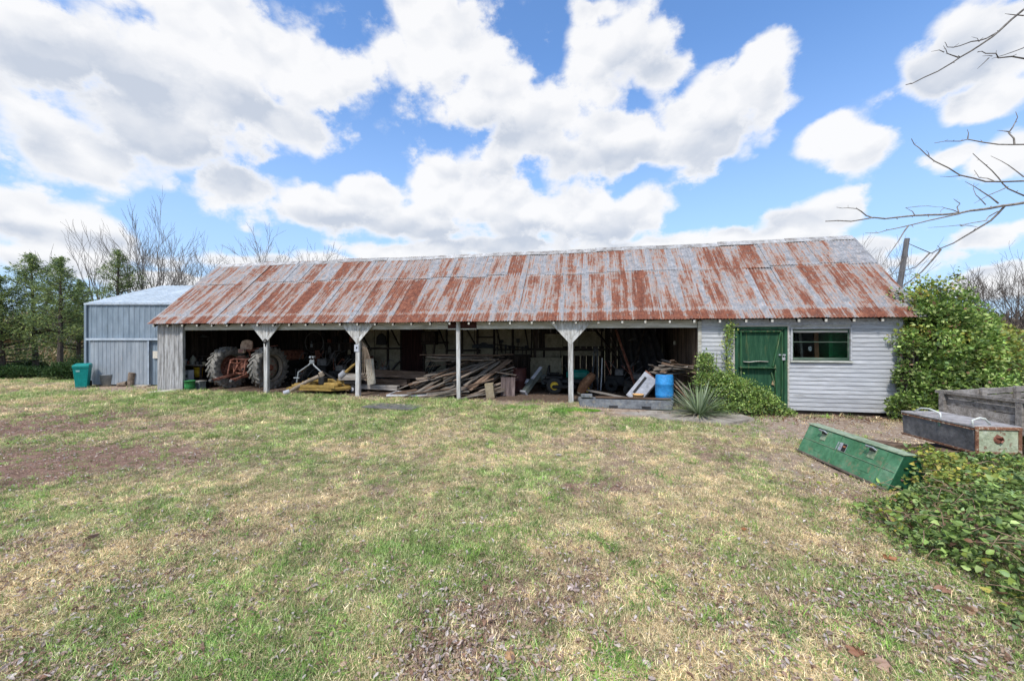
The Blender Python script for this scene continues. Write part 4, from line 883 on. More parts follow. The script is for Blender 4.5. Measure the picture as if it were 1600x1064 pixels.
for k in range(12):       # strewn at the front left
    px = pr.uniform(655, 712); X, Y, Z0 = SP(px, pr.uniform(-.1, .5)); plank(pr.choice([1.2, 1.5]), .09, .03, plankm[k % 4], (X, Y, Z0+.05+.035*(k % 5)), R(22+pr.uniform(-14, 14))-AL, -R(pr.uniform(0, 8)), label='narrow board strewn on the ground at the left foot of the pile', group='boards strewn left of the pile')
for (px, v, w, h, ry, lb, m_) in ((766, .35, .26, .46, R(-6), 'pale squarish wood block standing at the right foot of the plank pile', mat('fresh_cut_board', [(.3, (.30, .24, .15)), (.7, (.46, .39, .27))], 6)),):
    t = M().box((0, 0, h/2), (w, .12, h), (0, ry, 0)).build('wood_block', m_, bevel=.006, loc=SP(px, v), rot=(.12, 0, -AL)); tag(t, lb, 'wood block')
t = thing('plank_hatch', 'small panel of three dark upright boards right of the plank pile', 'panel', SP(793, .9), -AL, rot=(-.12, 0, -AL))
for k in range(3): M().box((-.15+k*.155, 0, .29), (.148, .025, .60)).build('plank', woodm('mauve_board', (.06, .045, .045), (.12, .09, .085), (.19, .15, .14), 'z'), t)
M().box((0, .03, .12), (.46, .03, .06)).build('batten', darkx, t)
plank(.7, .12, .03, plankm[2], SP(790, 1.0, None, .70), -AL, R(8), label='short pale board lying on top of the three-board panel', group=None)
t = thing('red_barrel', 'dull dark red steel barrel behind the three-board panel', 'barrel', SP(811, 2.0)); M().lathe([(0, 0), (.26, 0), (.27, .02), (.26, .04), (.26, .36), (.275, .38), (.26, .40), (.26, .78), (.27, .80), (.25, .80), (.25, .77), (0, .77)], 22).build('body', mat('dull_red_paint', [(.3, (.05, .015, .015)), (.7, (.11, .035, .03))], 6, .6, .2), t, smooth=True)
M().lathe([(0, 0), (.04, 0), (.04, .02), (0, .02)], 10, None, (.12, 0, .775)).build('bung', blackm, t)
t = thing('dark_cabinet', 'low dark slatted cabinet against the back wall under the tool rack', 'cabinet', SP(800, 4.0), -AL)
M().box((0, 0, .58), (1.5, .5, 1.14)).build('body', darkz, t)
for k in range(12): M().box((-.68+k*.124, -.27, .6), (.10, .02, 1.05)).build('slat', darkz, t)
M().box((0, -.02, 1.17), (1.56, .56, .035)).build('top_board', darkx, t)
# tools along the rack
for i, px in enumerate((779, 786, 792, 799, 805, 811, 818, 824)):
    u, _ = wallpx(px, 550); X, Y = W(u, DEP-.26); _, z1 = wallpx(px, 544+(-9 if i in (1, 5) else 0))
    t = thing('hand_tool', ['leftmost dark hand tool hanging on the back wall rack', 'tall double-headed tool, second from the left on the back wall rack', 'third dark tool from the left on the back wall rack', 'fourth dark tool from the left on the back wall rack', 'fifth dark tool from the left on the back wall rack', 'tall wide-headed tool, third from the right on the back wall rack', 'second dark tool from the right on the back wall rack', 'rightmost dark hand tool on the back wall rack'][i], 'tool', (X, Y, z1), -AL, 'tools hanging on the back wall rack')
    M().tube([(0, 0, .02), (0, 0, -.42)], .02, 6).build('handle', darkz, t)
    M().box((0, 0, .03+.02*(i % 3)), (.14 if i % 2 else .09, .04, .07+.05*(i % 3))).build('tool_head', blackm, t)
t = thing('crest_board', 'dark wooden shelf crest board hanging on the back wall right of the thin post', 'board', (*W(wallpx(757, 540)[0], DEP-.2), wallpx(757, 540)[1]), -AL)
M().prism([(-.48, -.10), (.42, -.10), (.46, .05), (.2, .06), (.08, .13), (-.05, .14), (-.15, .07), (-.48, .04)], -.02, .02).build('crest', mat('blue_black_board', [(.3, (.02, .025, .03)), (.7, (.05, .055, .06))], 6), t)
t = thing('wall_cabinet', 'dark hanging cabinet with bracket legs left of the thin post', 'cabinet', (*W(wallpx(678, 530)[0], DEP-.5), 1.95), -AL)
M().box((0, 0, 0), (.62, .35, .55)).build('body', darkx, t); M().box((0, -.18, .05), (.5, .02, .35)).build('door', darkz, t)
for s in (-1, 1): M().bar((s*.22, 0, -.28), (s*.16, 0, -.85), .08, .06).build('bracket', darkz, t)
t = thing('hay_rake', 'black tangle of small farm implement frames between the back door and the planks', 'implement', SP(672, 3.0), -AL)
for k in range(9): a = k*.5; M().tube([(-.3+.06*k, 0, .02), (-.2+.05*k, .1*math.sin(a), .5+.2*math.sin(a*2)), (-.05+.05*k, .2, .85+.12*math.cos(a))], .02, 6).build('frame_bar', blackm, t)
M().lathe([(.28, -.02), (.30, 0), (.28, .02), (.26, 0), (.28, -.02)], 22, Matrix.Translation((.1, -.1, .34)) @ Matrix.Rotation(math.pi/2, 4, 'X')).build('wheel_rim', blackm, t)
# ------------------------------------------------------------------ bay to the right of the planks
t = thing('cream_sheet', 'stained cream fibre sheet standing against the back wall behind the mower', 'sheet', SP(852, 3.9), -AL, rot=(-.06, 0, -AL)); M().box((0, 0, .60), (1.25, .02, .95)).build('sheet', creamm, t); M().box((-.62, -.05, .55), (.22, .05, .75), (0, .1, 0)).build('torn_strip', creamm, t)
t = thing('white_crate', 'small pale plastic crate on the floor in front of the cream sheet', 'crate', SP(859, 3.4), -AL); M().box((0, 0, .30), (.62, .3, .36)).build('body', mat('dim_white_plastic', [(.3, (.28, .29, .25)), (.7, (.42, .43, .38))], 6, .6), t, bevel=.03)
for k in range(4): M().box((0, -.155, .18+k*.08), (.5, .012, .02)).build('slot', dimprint, t)
M().box((0, 0, .06), (.66, .34, .12)).build('base', blackm, t)
t = thing('leaning_chute', 'dark square pipe with a white end cap leaning left of the riding mower', 'pipe', SP(834, 1.5), -AL); M().bar((-.28, -.2, .06), (.16, .35, .72), .2, .16).build('pipe', mat('dark_green_grey', [(.3, (.04, .05, .045)), (.7, (.10, .115, .105))], 6), t, bevel=.01); M().bar((-.31, -.24, .03), (-.28, -.2, .07), .23, .19).build('end_cap', whitem, t); M().bar((-.05, .0, .50), (.20, .30, .86), .13, .03).build('white_strip', whitem, t)
t = M().ico((0, 0, .12), .12, .9, .3).build('plastic_bag', whitem, loc=SP(825, 1.9, None, .22), smooth=True); tag(t, 'crumpled white plastic bag on the floor by the square pipe', 'bag')
t = thing('riding_mower', 'old riding mower with yellow wheel and green hood behind the fourth post', 'riding mower', SP(888, 2.1), -AL)
greenh = mat('faded_green_hood', [(.3, (.0, .09, .07)), (.7, (.01, .16, .13))], 4, .5, .1)
M().box((.32, 0, .62), (.75, .50, .30)).build('hood', greenh, t, bevel=.08); M().box((-.15, 0, .40), (1.4, .45, .14)).build('chassis', blackm, t, bevel=.03); M().box((-.45, 0, .52), (.6, .7, .10)).build('rear_fender', blackm, t, bevel=.03)
M().prism([(-.3, 0), (-.25, .3), (-.2, .32), (-.2, .06), (.12, .05), (.12, 0)], -.2, .2).build('seat', blackm, t, bevel=.03, loc=(-.42, 0, .60)); M().box((-.1, -.05, .24), (.8, 1.0, .12)).build('mower_deck', blackm, t, bevel=.04)
for (x, r, w) in ((-.42, .27, .2), (.62, .18, .12)):
    for s in (-1, 1):
        wh = M().lathe([(r*.5, -w*.45), (r*.9, -w*.5), (r, -w*.3), (r, w*.3), (r*.9, w*.5), (r*.5, w*.45)], 22, Matrix.Rotation(math.pi/2, 4, 'X')).build('tyre', rubber, t, smooth=True, loc=(x, s*.42, r))
        M().lathe([(r*.62, w*.42), (r*.62, w*.30), (r*.3, w*.2), (r*.2, w*.35), (0, w*.4), (0, -w*.4), (r*.2, -w*.35), (r*.3, -w*.2), (r*.62, -w*.30), (r*.62, -w*.42)], 18, Matrix.Rotation(math.pi/2, 4, 'X')).build('wheel', mat('bright_yellow_wheel', [(.3, (.62, .40, .02)), (.7, (.75, .52, .05))], 5, .5, .1), wh, smooth=True)
M().tube([(.0, 0, .65), (-.12, 0, .92)], .02, 6).build('steering_column', blackm, t); M().tube([(-.12+.12*math.cos(a), .16*math.sin(a), .92+.06*math.cos(a)) for a in np.linspace(0, 2*math.pi, 16)], .012, 5, False).build('steering_wheel', blackm, t)
t = thing('canvas_roll', 'worn brown canvas roll leaning to the right behind the fourth post', 'roll', SP(917, 1.3), -AL); M().tube([(-.20, 0, .10), (-.08, .05, .36), (.14, .12, .62), (.20, .14, .70)], [.13, .16, .13, .09], 14).build('roll', mat('brown_canvas', [(.3, (.10, .045, .022)), (.6, (.24, .12, .06)), (.75, (.36, .22, .14))], 9, .9, .5), t, smooth=True); M().tube([(-.24, -.02, .06), (-.20, 0, .11)], [.08, .12], 12).build('end', creamm, t)
t = thing('twin_post_tool', 'dark two-pronged implement standing behind the canvas roll', 'implement', SP(928, 1.8), -AL)
for s in (-1, 1): M().bar((s*.10+.02, .1, .05), (s*.05+.06, .1, 1.42), .06, .05).build('prong', mat('blue_black_board', [(.3, (.02, .025, .03))]), t)
M().box((.06, .1, 1.45), (.15, .06, .16)).build('head', blackm, t); M().box((.02, .1, .5), (.3, .05, .07)).build('crossbar', darkx, t)
t = thing('grey_pole', 'thin pale grey pole standing upright in the right open bay', 'pole', SP(941, 1.9), -AL); M().tube([(-.05, 0, .12), (-.02, 0, .6), (.0, 0, 1.18)], .022, 8).build('pole', galv, t); M().tube([(-.05, 0, .0), (-.05, 0, .14)], .035, 8).build('foot', greyiron, t)
def junk(px, v, kind, s, lb, cat, seed, m1=blackm, m2=greyiron):
    """dark machines deep in the bays: engine block, wheels, bent bars"""
    q = random.Random(seed); t = thing(kind, lb, cat, SP(px, v), -AL+q.uniform(-.3, .3))
    M().box((0, 0, .35*s), (.6*s, .45*s, .32*s)).build('body', m1, t, bevel=.04); M().box((.12*s, 0, .60*s), (.28*s, .3*s, .22*s)).build('engine', m2, t, bevel=.03)
    for k in (-1, 1):
        M().lathe([(.07*s, -.05), (.19*s, -.05), (.21*s, 0), (.19*s, .05), (.07*s, .05)], 18, Matrix.Translation((-.1*s, k*.28*s, .21*s)) @ Matrix.Rotation(math.pi/2, 4, 'X')).build('wheel', rubber, t)
        M().tube([(.2*s, k*.12, .4*s), (.5*s, k*.2, .8*s+q.random()*.2), (.7*s, k*.22, .95*s)], .018, 6).build('handlebar', m2, t)
    for k in range(4): M().tube([(q.uniform(-.3, .3)*s, q.uniform(-.2, .2), .5*s), (q.uniform(-.4, .4)*s, q.uniform(-.2, .2), .95*s)], .014, 5).build('rod', m2 if k % 2 else rustred, t)
    return t
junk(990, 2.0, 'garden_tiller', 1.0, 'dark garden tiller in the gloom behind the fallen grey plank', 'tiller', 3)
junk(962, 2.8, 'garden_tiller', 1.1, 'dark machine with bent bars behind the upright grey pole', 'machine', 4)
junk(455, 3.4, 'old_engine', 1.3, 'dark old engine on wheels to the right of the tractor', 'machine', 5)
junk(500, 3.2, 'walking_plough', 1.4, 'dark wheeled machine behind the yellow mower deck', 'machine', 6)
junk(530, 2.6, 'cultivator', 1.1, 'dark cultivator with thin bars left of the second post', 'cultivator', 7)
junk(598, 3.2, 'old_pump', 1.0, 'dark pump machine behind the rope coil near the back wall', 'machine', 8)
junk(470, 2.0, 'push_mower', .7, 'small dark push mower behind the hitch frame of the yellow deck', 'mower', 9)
t = thing('wire_hoop', 'thin grey metal hoop hanging high on the back wall of the second bay', 'hoop', (*W(wallpx(491, 530, 4.2)[0], 4.2), 1.75), -AL); M().lathe([(.46, -.01), (.48, 0), (.46, .01), (.44, 0), (.46, -.01)], 30, Matrix.Rotation(math.pi/2, 4, 'X')).build('hoop', greyiron, t)
for i, (px, py, w, h, m_, lb, nm, ct) in enumerate(((487, 538, .10, .26, galv, 'narrow pale bottle hanging in the second bay left of the hoop', 'bottle', 'bottle'), (506, 545, .06, .42, greyiron, 'grey metal strip hanging right of the hoop', 'metal_strip', 'metal strip'), (515, 547, .16, .40, greyiron, 'wide grey pan hanging right of the metal strip', 'hanging_pan', 'pan'), (530, 543, .07, .36, greyiron, 'grey saw blade hanging slanted left of the second post', 'saw_blade', 'saw'), (546, 550, .16, .22, creamm, 'dim cream can on the back wall just left of the second post', 'can', 'can'), (596, 530, .5, .5, blackm, 'black coat-like bundle hanging behind the rope coil', 'hanging_bundle', 'bundle'))):
    u, z = wallpx(px, py, 4.3); X, Y = W(u, 4.3); t = thing(nm, lb, ct, (X, Y, z), -AL); M().prism([(-w/2, -h/2), (w/2, -h/2), (w*.42, h*.2), (w*.2, h*.42), (w*.12, h/2), (-w*.12, h/2), (-w*.22, h*.42), (-w*.45, h*.2)], -.03, .03).build('body', m_, t, bevel=.01); M().tube([(0, 0, h/2), (0, .02, h/2+.12)], .006, 4).build('hanger', blackm, t)
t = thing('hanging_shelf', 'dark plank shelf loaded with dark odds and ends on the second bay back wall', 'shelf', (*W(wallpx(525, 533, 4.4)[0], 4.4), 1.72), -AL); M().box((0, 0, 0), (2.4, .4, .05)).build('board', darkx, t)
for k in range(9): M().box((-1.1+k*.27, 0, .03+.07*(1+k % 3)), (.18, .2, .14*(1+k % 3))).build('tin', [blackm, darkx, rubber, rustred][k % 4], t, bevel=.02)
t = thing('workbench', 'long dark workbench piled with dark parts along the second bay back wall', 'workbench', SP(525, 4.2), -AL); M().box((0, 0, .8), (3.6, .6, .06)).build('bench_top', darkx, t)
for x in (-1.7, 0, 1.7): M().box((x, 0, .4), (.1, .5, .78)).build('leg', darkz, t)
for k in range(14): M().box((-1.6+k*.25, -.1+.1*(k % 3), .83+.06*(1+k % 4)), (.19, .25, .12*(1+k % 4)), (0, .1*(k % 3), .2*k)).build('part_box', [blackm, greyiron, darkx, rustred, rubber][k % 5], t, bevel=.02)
# upper shelf boards and hanging things right bay
for i, (p0, p1, v, w, lb) in enumerate((((963, 515), (990, 598), 1.8, .07, 'thin dark red pole leaning across the right open bay'), ((950, 512), (985, 590), 2.6, .06, 'thin dark pole leaning behind the dark red one'), ((1010, 512), (985, 588), 2.9, .07, 'thin dark pole leaning the other way in the right open bay'), ((930, 515), (965, 560), 3.2, .10, 'short dark board leaning at the top of the right open bay'))):
    (u0, z0), (u1, z1) = wallpx(*p0, v), wallpx(*p1, v); X, Y = W((u0+u1)/2, v)
    t = M().bar(((u0-u1)/2, .3, z0), ((u1-u0)/2, -.3, max(z1, .1)), w, .04).build('leaning_pole', rustred if i == 0 else darkx, loc=(X, Y, 0), rot=(0, 0, -AL)); tag(t, lb, 'pole')
t = thing('hanging_tarp', 'dark grey tarpaulin hanging in folds at the back of the right open bay', 'tarpaulin', SP(1008, 3.6), -AL)
mm = M(); nt_ = 22; vs = []
for j, z in enumerate((.3, 1.0, 1.7, 2.3)):
    for i in range(nt_): vs.append((-.9+1.8*i/(nt_-1)*(1-.12*j), .12*math.sin(i*1.7+j*.4)+.04*j, z))
mm.add(vs, [(j*nt_+i, j*nt_+i+1, (j+1)*nt_+i+1, (j+1)*nt_+i) for j in range(3) for i in range(nt_-1)]); mm.build('cloth', mat('dark_tarp', [(.3, (.018, .017, .018)), (.7, (.045, .042, .042))], 5, .85, .5), t, smooth=True)
t = M().lathe([(0, .08), (.05, .08), (.15, .0), (.16, -.01), (.145, 0), (.04, .05)], 18).build('lamp_reflector', greyiron, smooth=True, loc=(*W(wallpx(989, 532, 2.8)[0], 2.8), 1.86)); tag(t, 'dim grey lamp reflector hanging in the right open bay', 'lamp'); M().tube([(0, 0, .08), (0, 0, .7)], .006, 4).build('cord', blackm, t)
t = M().tube([(0, 0, 0), (0, 0, .12)], [.045, .03], 10).build('light_bulb', mat('frosted_glass', [(.3, (.45, .43, .36)), (.7, (.55, .52, .45))], 5, .4), loc=(*W(wallpx(1054, 539, 2.2)[0], 2.2), 1.72)); tag(t, 'small pale bulb hanging near the plank partition', 'bulb')
plank(2.0, .16, .035, greyx, SP(962, .9, None, .10), R(-28)-AL, R(6), label='long grey plank fallen on the floor of the right open bay', group=None)
t = thing('appliance_door', 'pale enamel appliance door with a dark slot leaning against the blue barrel', 'appliance door', SP(1003, .25), -AL)
mx_ = Matrix.Translation((0, .05, .44)) @ Matrix.Rotation(R(-12), 4, 'X') @ Matrix.Rotation(R(38), 4, 'Y')
M().box((0, 0, 0), (.42, .06, .86)).build('panel', whitem, t, bevel=.01).matrix_local = mx_
M().box((-.09, -.035, .03), (.07, .01, .55)).build('dark_slot', blackm, t).matrix_local = mx_
M().box((.225, .03, 0), (.03, .12, .88)).build('dark_edge', blackm, t).matrix_local = mx_
M().box((0, .03, .45), (.42, .12, .025)).build('rusty_edge', rustred, t).matrix_local = mx_
bucket(997, .0, .145, .30, mat('orange_pail', [(.3, (.42, .22, .08)), (.6, (.58, .36, .16)), (.75, (.55, .48, .38))], 7, .7, .3), 'orange plastic pail in front of the pale appliance door', band=mat('pail_band', [(.3, (.62, .42, .16)), (.7, (.55, .28, .08))], 3))
t = thing('blue_barrel', 'blue plastic barrel with broken boards heaped on its top', 'barrel', SP(1038, .15))
M().lathe([(0, 0), (.21, 0), (.235, .03), (.235, .28), (.245, .30), (.235, .32), (.24, .58), (.25, .60), (.24, .62), (.23, .82), (.21, .86), (0, .86)], 26).build('body', barrelb, t, smooth=True); M().lathe([(0, 0), (.03, 0), (.03, .02), (0, .02)], 10, None, (.1, .1, .9)).build('bung', blackm, t)
bl = 'short broken weathered board lying on the blue barrel'
bz = SP(1036, .25)[2]
for k in range(22):
    X, Y = W(U(1040, .4)+pr.uniform(-.30, .50), .4+pr.uniform(-.3, .6)); plank(pr.choice([.5, .7, .9, 1.1]), pr.choice([.12, .16, .20]), .022, plankm[k % 4], (X, Y, bz+.88+.017*k*pr.uniform(.4, .9)), R(pr.uniform(-60, 60)), R(pr.uniform(-10, 22)), R(pr.uniform(-15, 15)), label=bl, group='broken boards heaped on the blue barrel')
for k, (px, dx, L) in enumerate(((1051, .25, .95), (1062, .35, 1.1), (1070, .3, 1.0), (1075, .45, .8))):
    X, Y, Z0 = SP(px, .2); t = M().bar((-.35, .25, .86), (dx, -.25, .03), .07, .02).build('lath', plankm[k % 4], loc=(X, Y, Z0), rot=(0, 0, -AL)); tag(t, ['lath slanting down nearest the blue barrel', 'lath slanting to the ground, second from the blue barrel', 'lath slanting to the ground, third from the blue barrel', 'short lath farthest from the blue barrel, next to the yucca'][k], 'lath', 'laths leaning beside the blue barrel')
t = thing('steel_bumper', 'long low dark steel bumper beam with two slots lying before the right bay', 'bumper', SP(976, -.55), -AL+.02)
bm = mat('blue_grey_steel_worn', [(.3, (.075, .08, .09)), (.6, (.16, .17, .18)), (.75, (.24, .23, .20))], 5, .6, .3, wear=(.22, .19, .15), wpos=(.56, .68))
M().add([(-1.15, -.16, .0), (1.15, -.16, .0), (1.15, .2, 0), (-1.15, .2, 0), (-1.22, -.10, .22), (1.22, -.10, .22), (1.2, .16, .25), (-1.2, .16, .25)], [(3, 2, 1, 0), (4, 5, 6, 7), (0, 1, 5, 4), (1, 2, 6, 5), (2, 3, 7, 6), (3, 0, 4, 7)]).build('beam', bm, t, bevel=.015)
for x in (-.30, .52): M().box((x, -.158, .055), (.22, .03, .045), (-.2, 0, 0)).build('slot', blackm, t)
M().box((-.98, -.05, .30), (.3, .14, .1)).build('bracket', bm, t, bevel=.02); M().box((.2, .02, .262), (1.9, .16, .02)).build('ledge', brownx, t)

# ------------------------------------------------------------------ inside the boarded room, seen through the window
def RM(px, py, v): u, z = wallpx(px, py, v); return u, z
t = thing('green_locker', 'green painted board standing inside the window on its right', 'cupboard', SL(WU1+.12, .75, 0), -AL); M().box((0, 0, 1.1), (.62, .5, 2.1)).build('body', mat('vivid_green_paint', [(.3, (.02, .22, .07)), (.7, (.04, .30, .11))], 4, .5, .1), t); M().box((.02, -.255, 1.2), (.5, .01, 1.6)).build('door', MATS['vivid_green_paint'], t, bevel=.004)
for i, (a, h, w, m_, lb) in enumerate(((.78, .10, .10, mat('orange_brown_board', [(.3, (.30, .13, .06)), (.7, (.45, .22, .11))], 6), 'orange-brown board leaning inside the window'), (.55, -.02, .06, greyx, 'thin grey board leaning inside the middle of the window'), (.26, .05, .07, darkx, 'dark board leaning inside the left half of the window'), (.36, .03, .05, brownx, 'narrow brown stick leaning inside the left half of the window'))):
    u = WU0+a; t = M().bar((0, 0, .2), (h, .35, 2.2), w, .03, (0, 1, 0)).build('board', m_, loc=SL(u, .35+.1*i, 0), rot=(0, 0, -AL)); tag(t, lb, 'board')
t = M().box((0, 0, 0), (.07, .01, .10)).build('white_card', whitem, loc=SL(WU0+.44, .06, 1.66), rot=(0, 0, -AL)); tag(t, 'small white card stuck behind the window', 'card')
M().box((0, -.006, .01), (.04, .003, .03)).build('printed_mark', dimprint, t)

# ------------------------------------------------------------------ yard objects on the right
conc = mat('poured_concrete', [(.3, (.22, .19, .16)), (.6, (.36, .32, .27)), (.75, (.44, .40, .34))], 3, .9, .4, rnd=False)
m_cs = M(); cs = [(-3.1, -1.75), (-1.9, -1.9), (-1.2, -1.3), (-1.35, -.35), (-3.4, -.40), (-4.3, -.5), (-4.4, -1.2)]
pts = [W(cs[i][0]*(1-f)+cs[(i+1) % len(cs)][0]*f+rr.gauss(0, .05), cs[i][1]*(1-f)+cs[(i+1) % len(cs)][1]*f+rr.gauss(0, .05)) for i in range(len(cs)) for f in (0, .2, .4, .6, .8)]; n = len(pts); zt = max(gzf(x, y) for x, y in pts)-.035
m_cs.add([(x, y, zt-.1) for x, y in pts]+[(x, y, zt+.012) for x, y in pts], [tuple(range(n))[::-1], tuple(range(n, 2*n))]+[(i, (i+1) % n, n+(i+1) % n, n+i) for i in range(n)])
o = m_cs.build('concrete_slab', conc); o['kind'] = 'structure'
# green hopper box
gA, gB = Vector((4.83, 6.75, 0)), Vector((4.635, 4.93, 0)); gd = (gB-gA); gL = gd.length
t = thing('green_metal_box', 'long faded green metal box with two latches lying tilted on the dirt', 'metal box', (gA.x, gA.y, gzf(gA.x, gA.y)+.02), math.atan2(gd.y, gd.x))
gpm = mat('faded_green_steel', [(.3, (.05, .16, .075)), (.55, (.085, .225, .12)), (.75, (.18, .30, .19))], 3.5, .55, .2, wear=(.22, .20, .12), wpos=(.55, .68), vary=.03)
gtop = mat('dusty_green_top', [(.3, (.16, .22, .13)), (.6, (.30, .36, .25)), (.75, (.42, .44, .36))], 6, .7, .3, vary=.03)
sec = [(0, .0), (.20, .44), (.34, .44), (.52, .10), (.44, -.0)]      # y offset (towards +X in the world), z
def hull(sec, x0, x1, dz=0): 
    k = len(sec); return M().add([(x0, y, z+dz) for y, z in sec]+[(x1, y, z+dz) for y, z in sec], [tuple(range(k))[::-1], tuple(range(k, 2*k))]+[(i, (i+1) % k, k+(i+1) % k, k+i) for i in range(k)])
hull(sec, 0, gL).build('body', gpm, t, bevel=.012)
hull([(.185, .445), (.195, .462), (.345, .462), (.36, .44), (.34, .445)], -.015, gL+.015).build('lid', gtop, t, bevel=.004)
endg = mat('dark_green_end', [(.3, (.01, .06, .03)), (.7, (.02, .10, .05))], 4, .5)
hull([(y*.96+.01, z*.96+.01) for y, z in sec], gL+.001, gL+.012).build('end_plate', endg, t)
def onface(x, f, w, h, th, nm, m_, **k):   # f: fraction up the leaning face
    y, z = .20*f, .44*f; a = math.atan2(.20, .44); o = M().box((0, 0, 0), (w, th, h)).build(nm, m_, t, **k); o.location = (x, y-th*.35*math.cos(a), z+th*.35*math.sin(a)); o.rotation_euler = (-a, 0, 0); return o
onface(gL/2, .52, gL-.02, .006, .010, 'pale_stripe', gtop); onface(gL/2, .02, gL, .03, .03, 'bottom_flange', mat('muddy_edge', [(.3, (.10, .08, .06)), (.7, (.24, .2, .16))], 8), bevel=.004)
for x in (.44, 1.40):
    onface(x, .80, .11, .15, .012, 'worn_patch', gtop); lt = onface(x, .90, .09, .05, .04, 'latch', blackm, bevel=.006); M().tube([(-.075, -.02, .0), (-.06, -.06, .015), (.06, -.06, .015), (.075, -.02, .0)], .011, 6).build('latch_bail', galv, lt)
    onface(x, .35, .16, .11, .006, 'raised_patch', gpm)
for x in (.80, 1.62): onface(x, .5, .012, .44, .012, 'seam', gpm)
st_ = onface(.86, .66, .19, .12, .004, 'sticker', whitem); M().box((.055, -.004, 0), (.075, .003, .11)).build('dark_half', blackm, st_); M().box((.055, -.0065, .015), (.05, .002, .022)).build('red_print', mat('faded_red_print', [(.3, (.35, .12, .05)), (.7, (.5, .2, .1))], 9), st_); M().box((-.05, -.004, .0), (.08, .002, .006)).build('printed_line', dimprint, st_); M().box((-.05, -.004, .03), (.05, .002, .005)).build('printed_line', dimprint, st_)
t = M().box((0, 0, 0), (.42, .16, .09)).build('grey_block', mat('blue_grey_block', [(.3, (.20, .20, .21)), (.7, (.36, .36, .38))], 7, .9, .5), bevel=.012, loc=(*G(1425, 706), .06), rot=(0, .05, R(-32))); tag(t, 'grey weathered block on the dirt behind the green metal box', 'block')
# grey tool chest
ca, cb_ = Vector((6.40, 5.52, 0)), Vector((6.54, 6.68, 0)); cd = (cb_-ca); cl = cd.length
zc = .32
t = thing('tool_chest', 'weathered grey tool chest with white handles and a chipped pale green end', 'tool chest', (ca.x, ca.y, zc), math.atan2(cd.y, cd.x)-math.pi/2)
chm = mat('scuffed_dark_grey', [(.3, (.08, .08, .085)), (.55, (.17, .165, .17)), (.75, (.29, .28, .28))], 5, .7, .35, wear=(.24, .17, .12), wpos=(.64, .72)); CW, CH = .57, .38
M().add([(0.02, 0, 0), (CW-.02, 0, 0), (CW-.02, cl, 0), (0.02, cl, 0), (0, 0, CH-.03), (CW, 0, CH-.03), (CW, cl, CH-.03), (0, cl, CH-.03)], [(3, 2, 1, 0), (4, 5, 6, 7), (0, 1, 5, 4), (1, 2, 6, 5), (2, 3, 7, 6), (3, 0, 4, 7)]).build('body', chm, t, bevel=.008)
M().box((CW/2, cl/2, CH-.012), (CW+.02, cl+.02, .03)).build('lid', mat('sunbleached_lid', [(.3, (.22, .20, .19)), (.6, (.40, .38, .37)), (.75, (.52, .51, .51))], 5, .8, .3, wear=(.25, .13, .09), wpos=(.6, .7)), t, bevel=.006)
chip = mat('chipped_pale_green', [(.3, (.28, .31, .20)), (.6, (.40, .43, .30)), (.75, (.50, .51, .40))], 7, .85, .6, wear=(.20, .12, .08), wpos=(.56, .62), dist=.02)
rtr = mat('rust_trim', [(.3, (.12, .05, .03)), (.55, (.24, .12, .07)), (.7, (.50, .46, .36))], 22, .9, .7, dist=.02)
M().box((CW/2, -.008, CH/2-.02), (CW-.06, .016, CH-.06)).build('end_panel', chip, t)
for (x, z, w, h) in ((CW/2, .012, CW, .04), (CW/2, CH-.03, CW, .045), (.025, CH/2-.01, .04, CH-.05), (CW-.025, CH/2-.01, .04, CH-.05)): M().box((x, -.018, z), (w, .03, h)).build('end_trim', rtr, t, bevel=.008)
M().box((-.004, cl/2, CH-.045), (.012, cl, .02)).build('rust_line', rtr, t); M().box((-.0, cl/2, .01), (.02, cl, .025)).build('rust_line', rtr, t)
lc = M().lathe([(0, 0), (.06, 0), (.05, .015), (.03, .02), (0, .02)], 12, Matrix.Rotation(math.pi/2, 4, 'X')).build('lock_plate', rustred, t, loc=(CW/2, -.016, CH/2+.01)); M().tube([(-.03, -.02, .03), (.0, -.05, .045), (.035, -.03, .0), (.01, -.03, -.035)], .012, 6).build('lock_handle', rustred, lc)
M().box((-.012, cl*.42, CH-.08), (.012, .03, .06)).build('hasp', mat('green_hasp', [(.3, (.05, .10, .08)), (.7, (.1, .16, .13))], 8), t)
for (y0, y1, x0, x1) in ((.03, .06, .02, .26), (cl-.62, cl-.10, .06, .10)):
    pp = [(x0, y0, CH), (x0, y0+.01, CH+.07), (x0*.6+x1*.4, y0*.6+y1*.4, CH+.105), (x0*.3+x1*.7, y0*.3+y1*.7, CH+.09), (x1, y1, CH+.01)]
    M().tube(pp, .013, 7).build('handle', mat('white_tube', [(.3, (.55, .57, .52)), (.7, (.68, .70, .66))], 8, .6), t, smooth=True)
# wagon box
t = thing('wagon_bed', 'old grey wooden wagon bed with plank sides behind the tool chest', 'wagon', (8.10, 7.50, 0), 0)
far = Vector((3.6, 1.1, 0)); nearv = Vector((.06, -2.6, 0)); ZB, ZT = .46, .92
wgm = greyx
def side(a, b, nm='side_board', hts=((.46, .68), (.69, .80), (.81, .93)), off=0):
    d = (b-a).normalized(); nrm = Vector((-d.y, d.x, 0))
    for (z0, z1) in hts: M().bar(a+nrm*off+Vector((0, 0, (z0+z1)/2)), b+nrm*off+Vector((0, 0, (z0+z1)/2+rr.uniform(-.006, .006))), .03, z1-z0-.008).build(nm, wgm, t, bevel=.003)
O = Vector((0, 0, 0)); side(O, nearv); side(O, far); side(nearv, nearv+far); side(far, far+nearv)
for f in (.02, .45, .95): M().box(tuple(nearv*f+Vector((-.045, 0, .66))), (.06, .09, .58)).build('stake', wgm, t, bevel=.004)
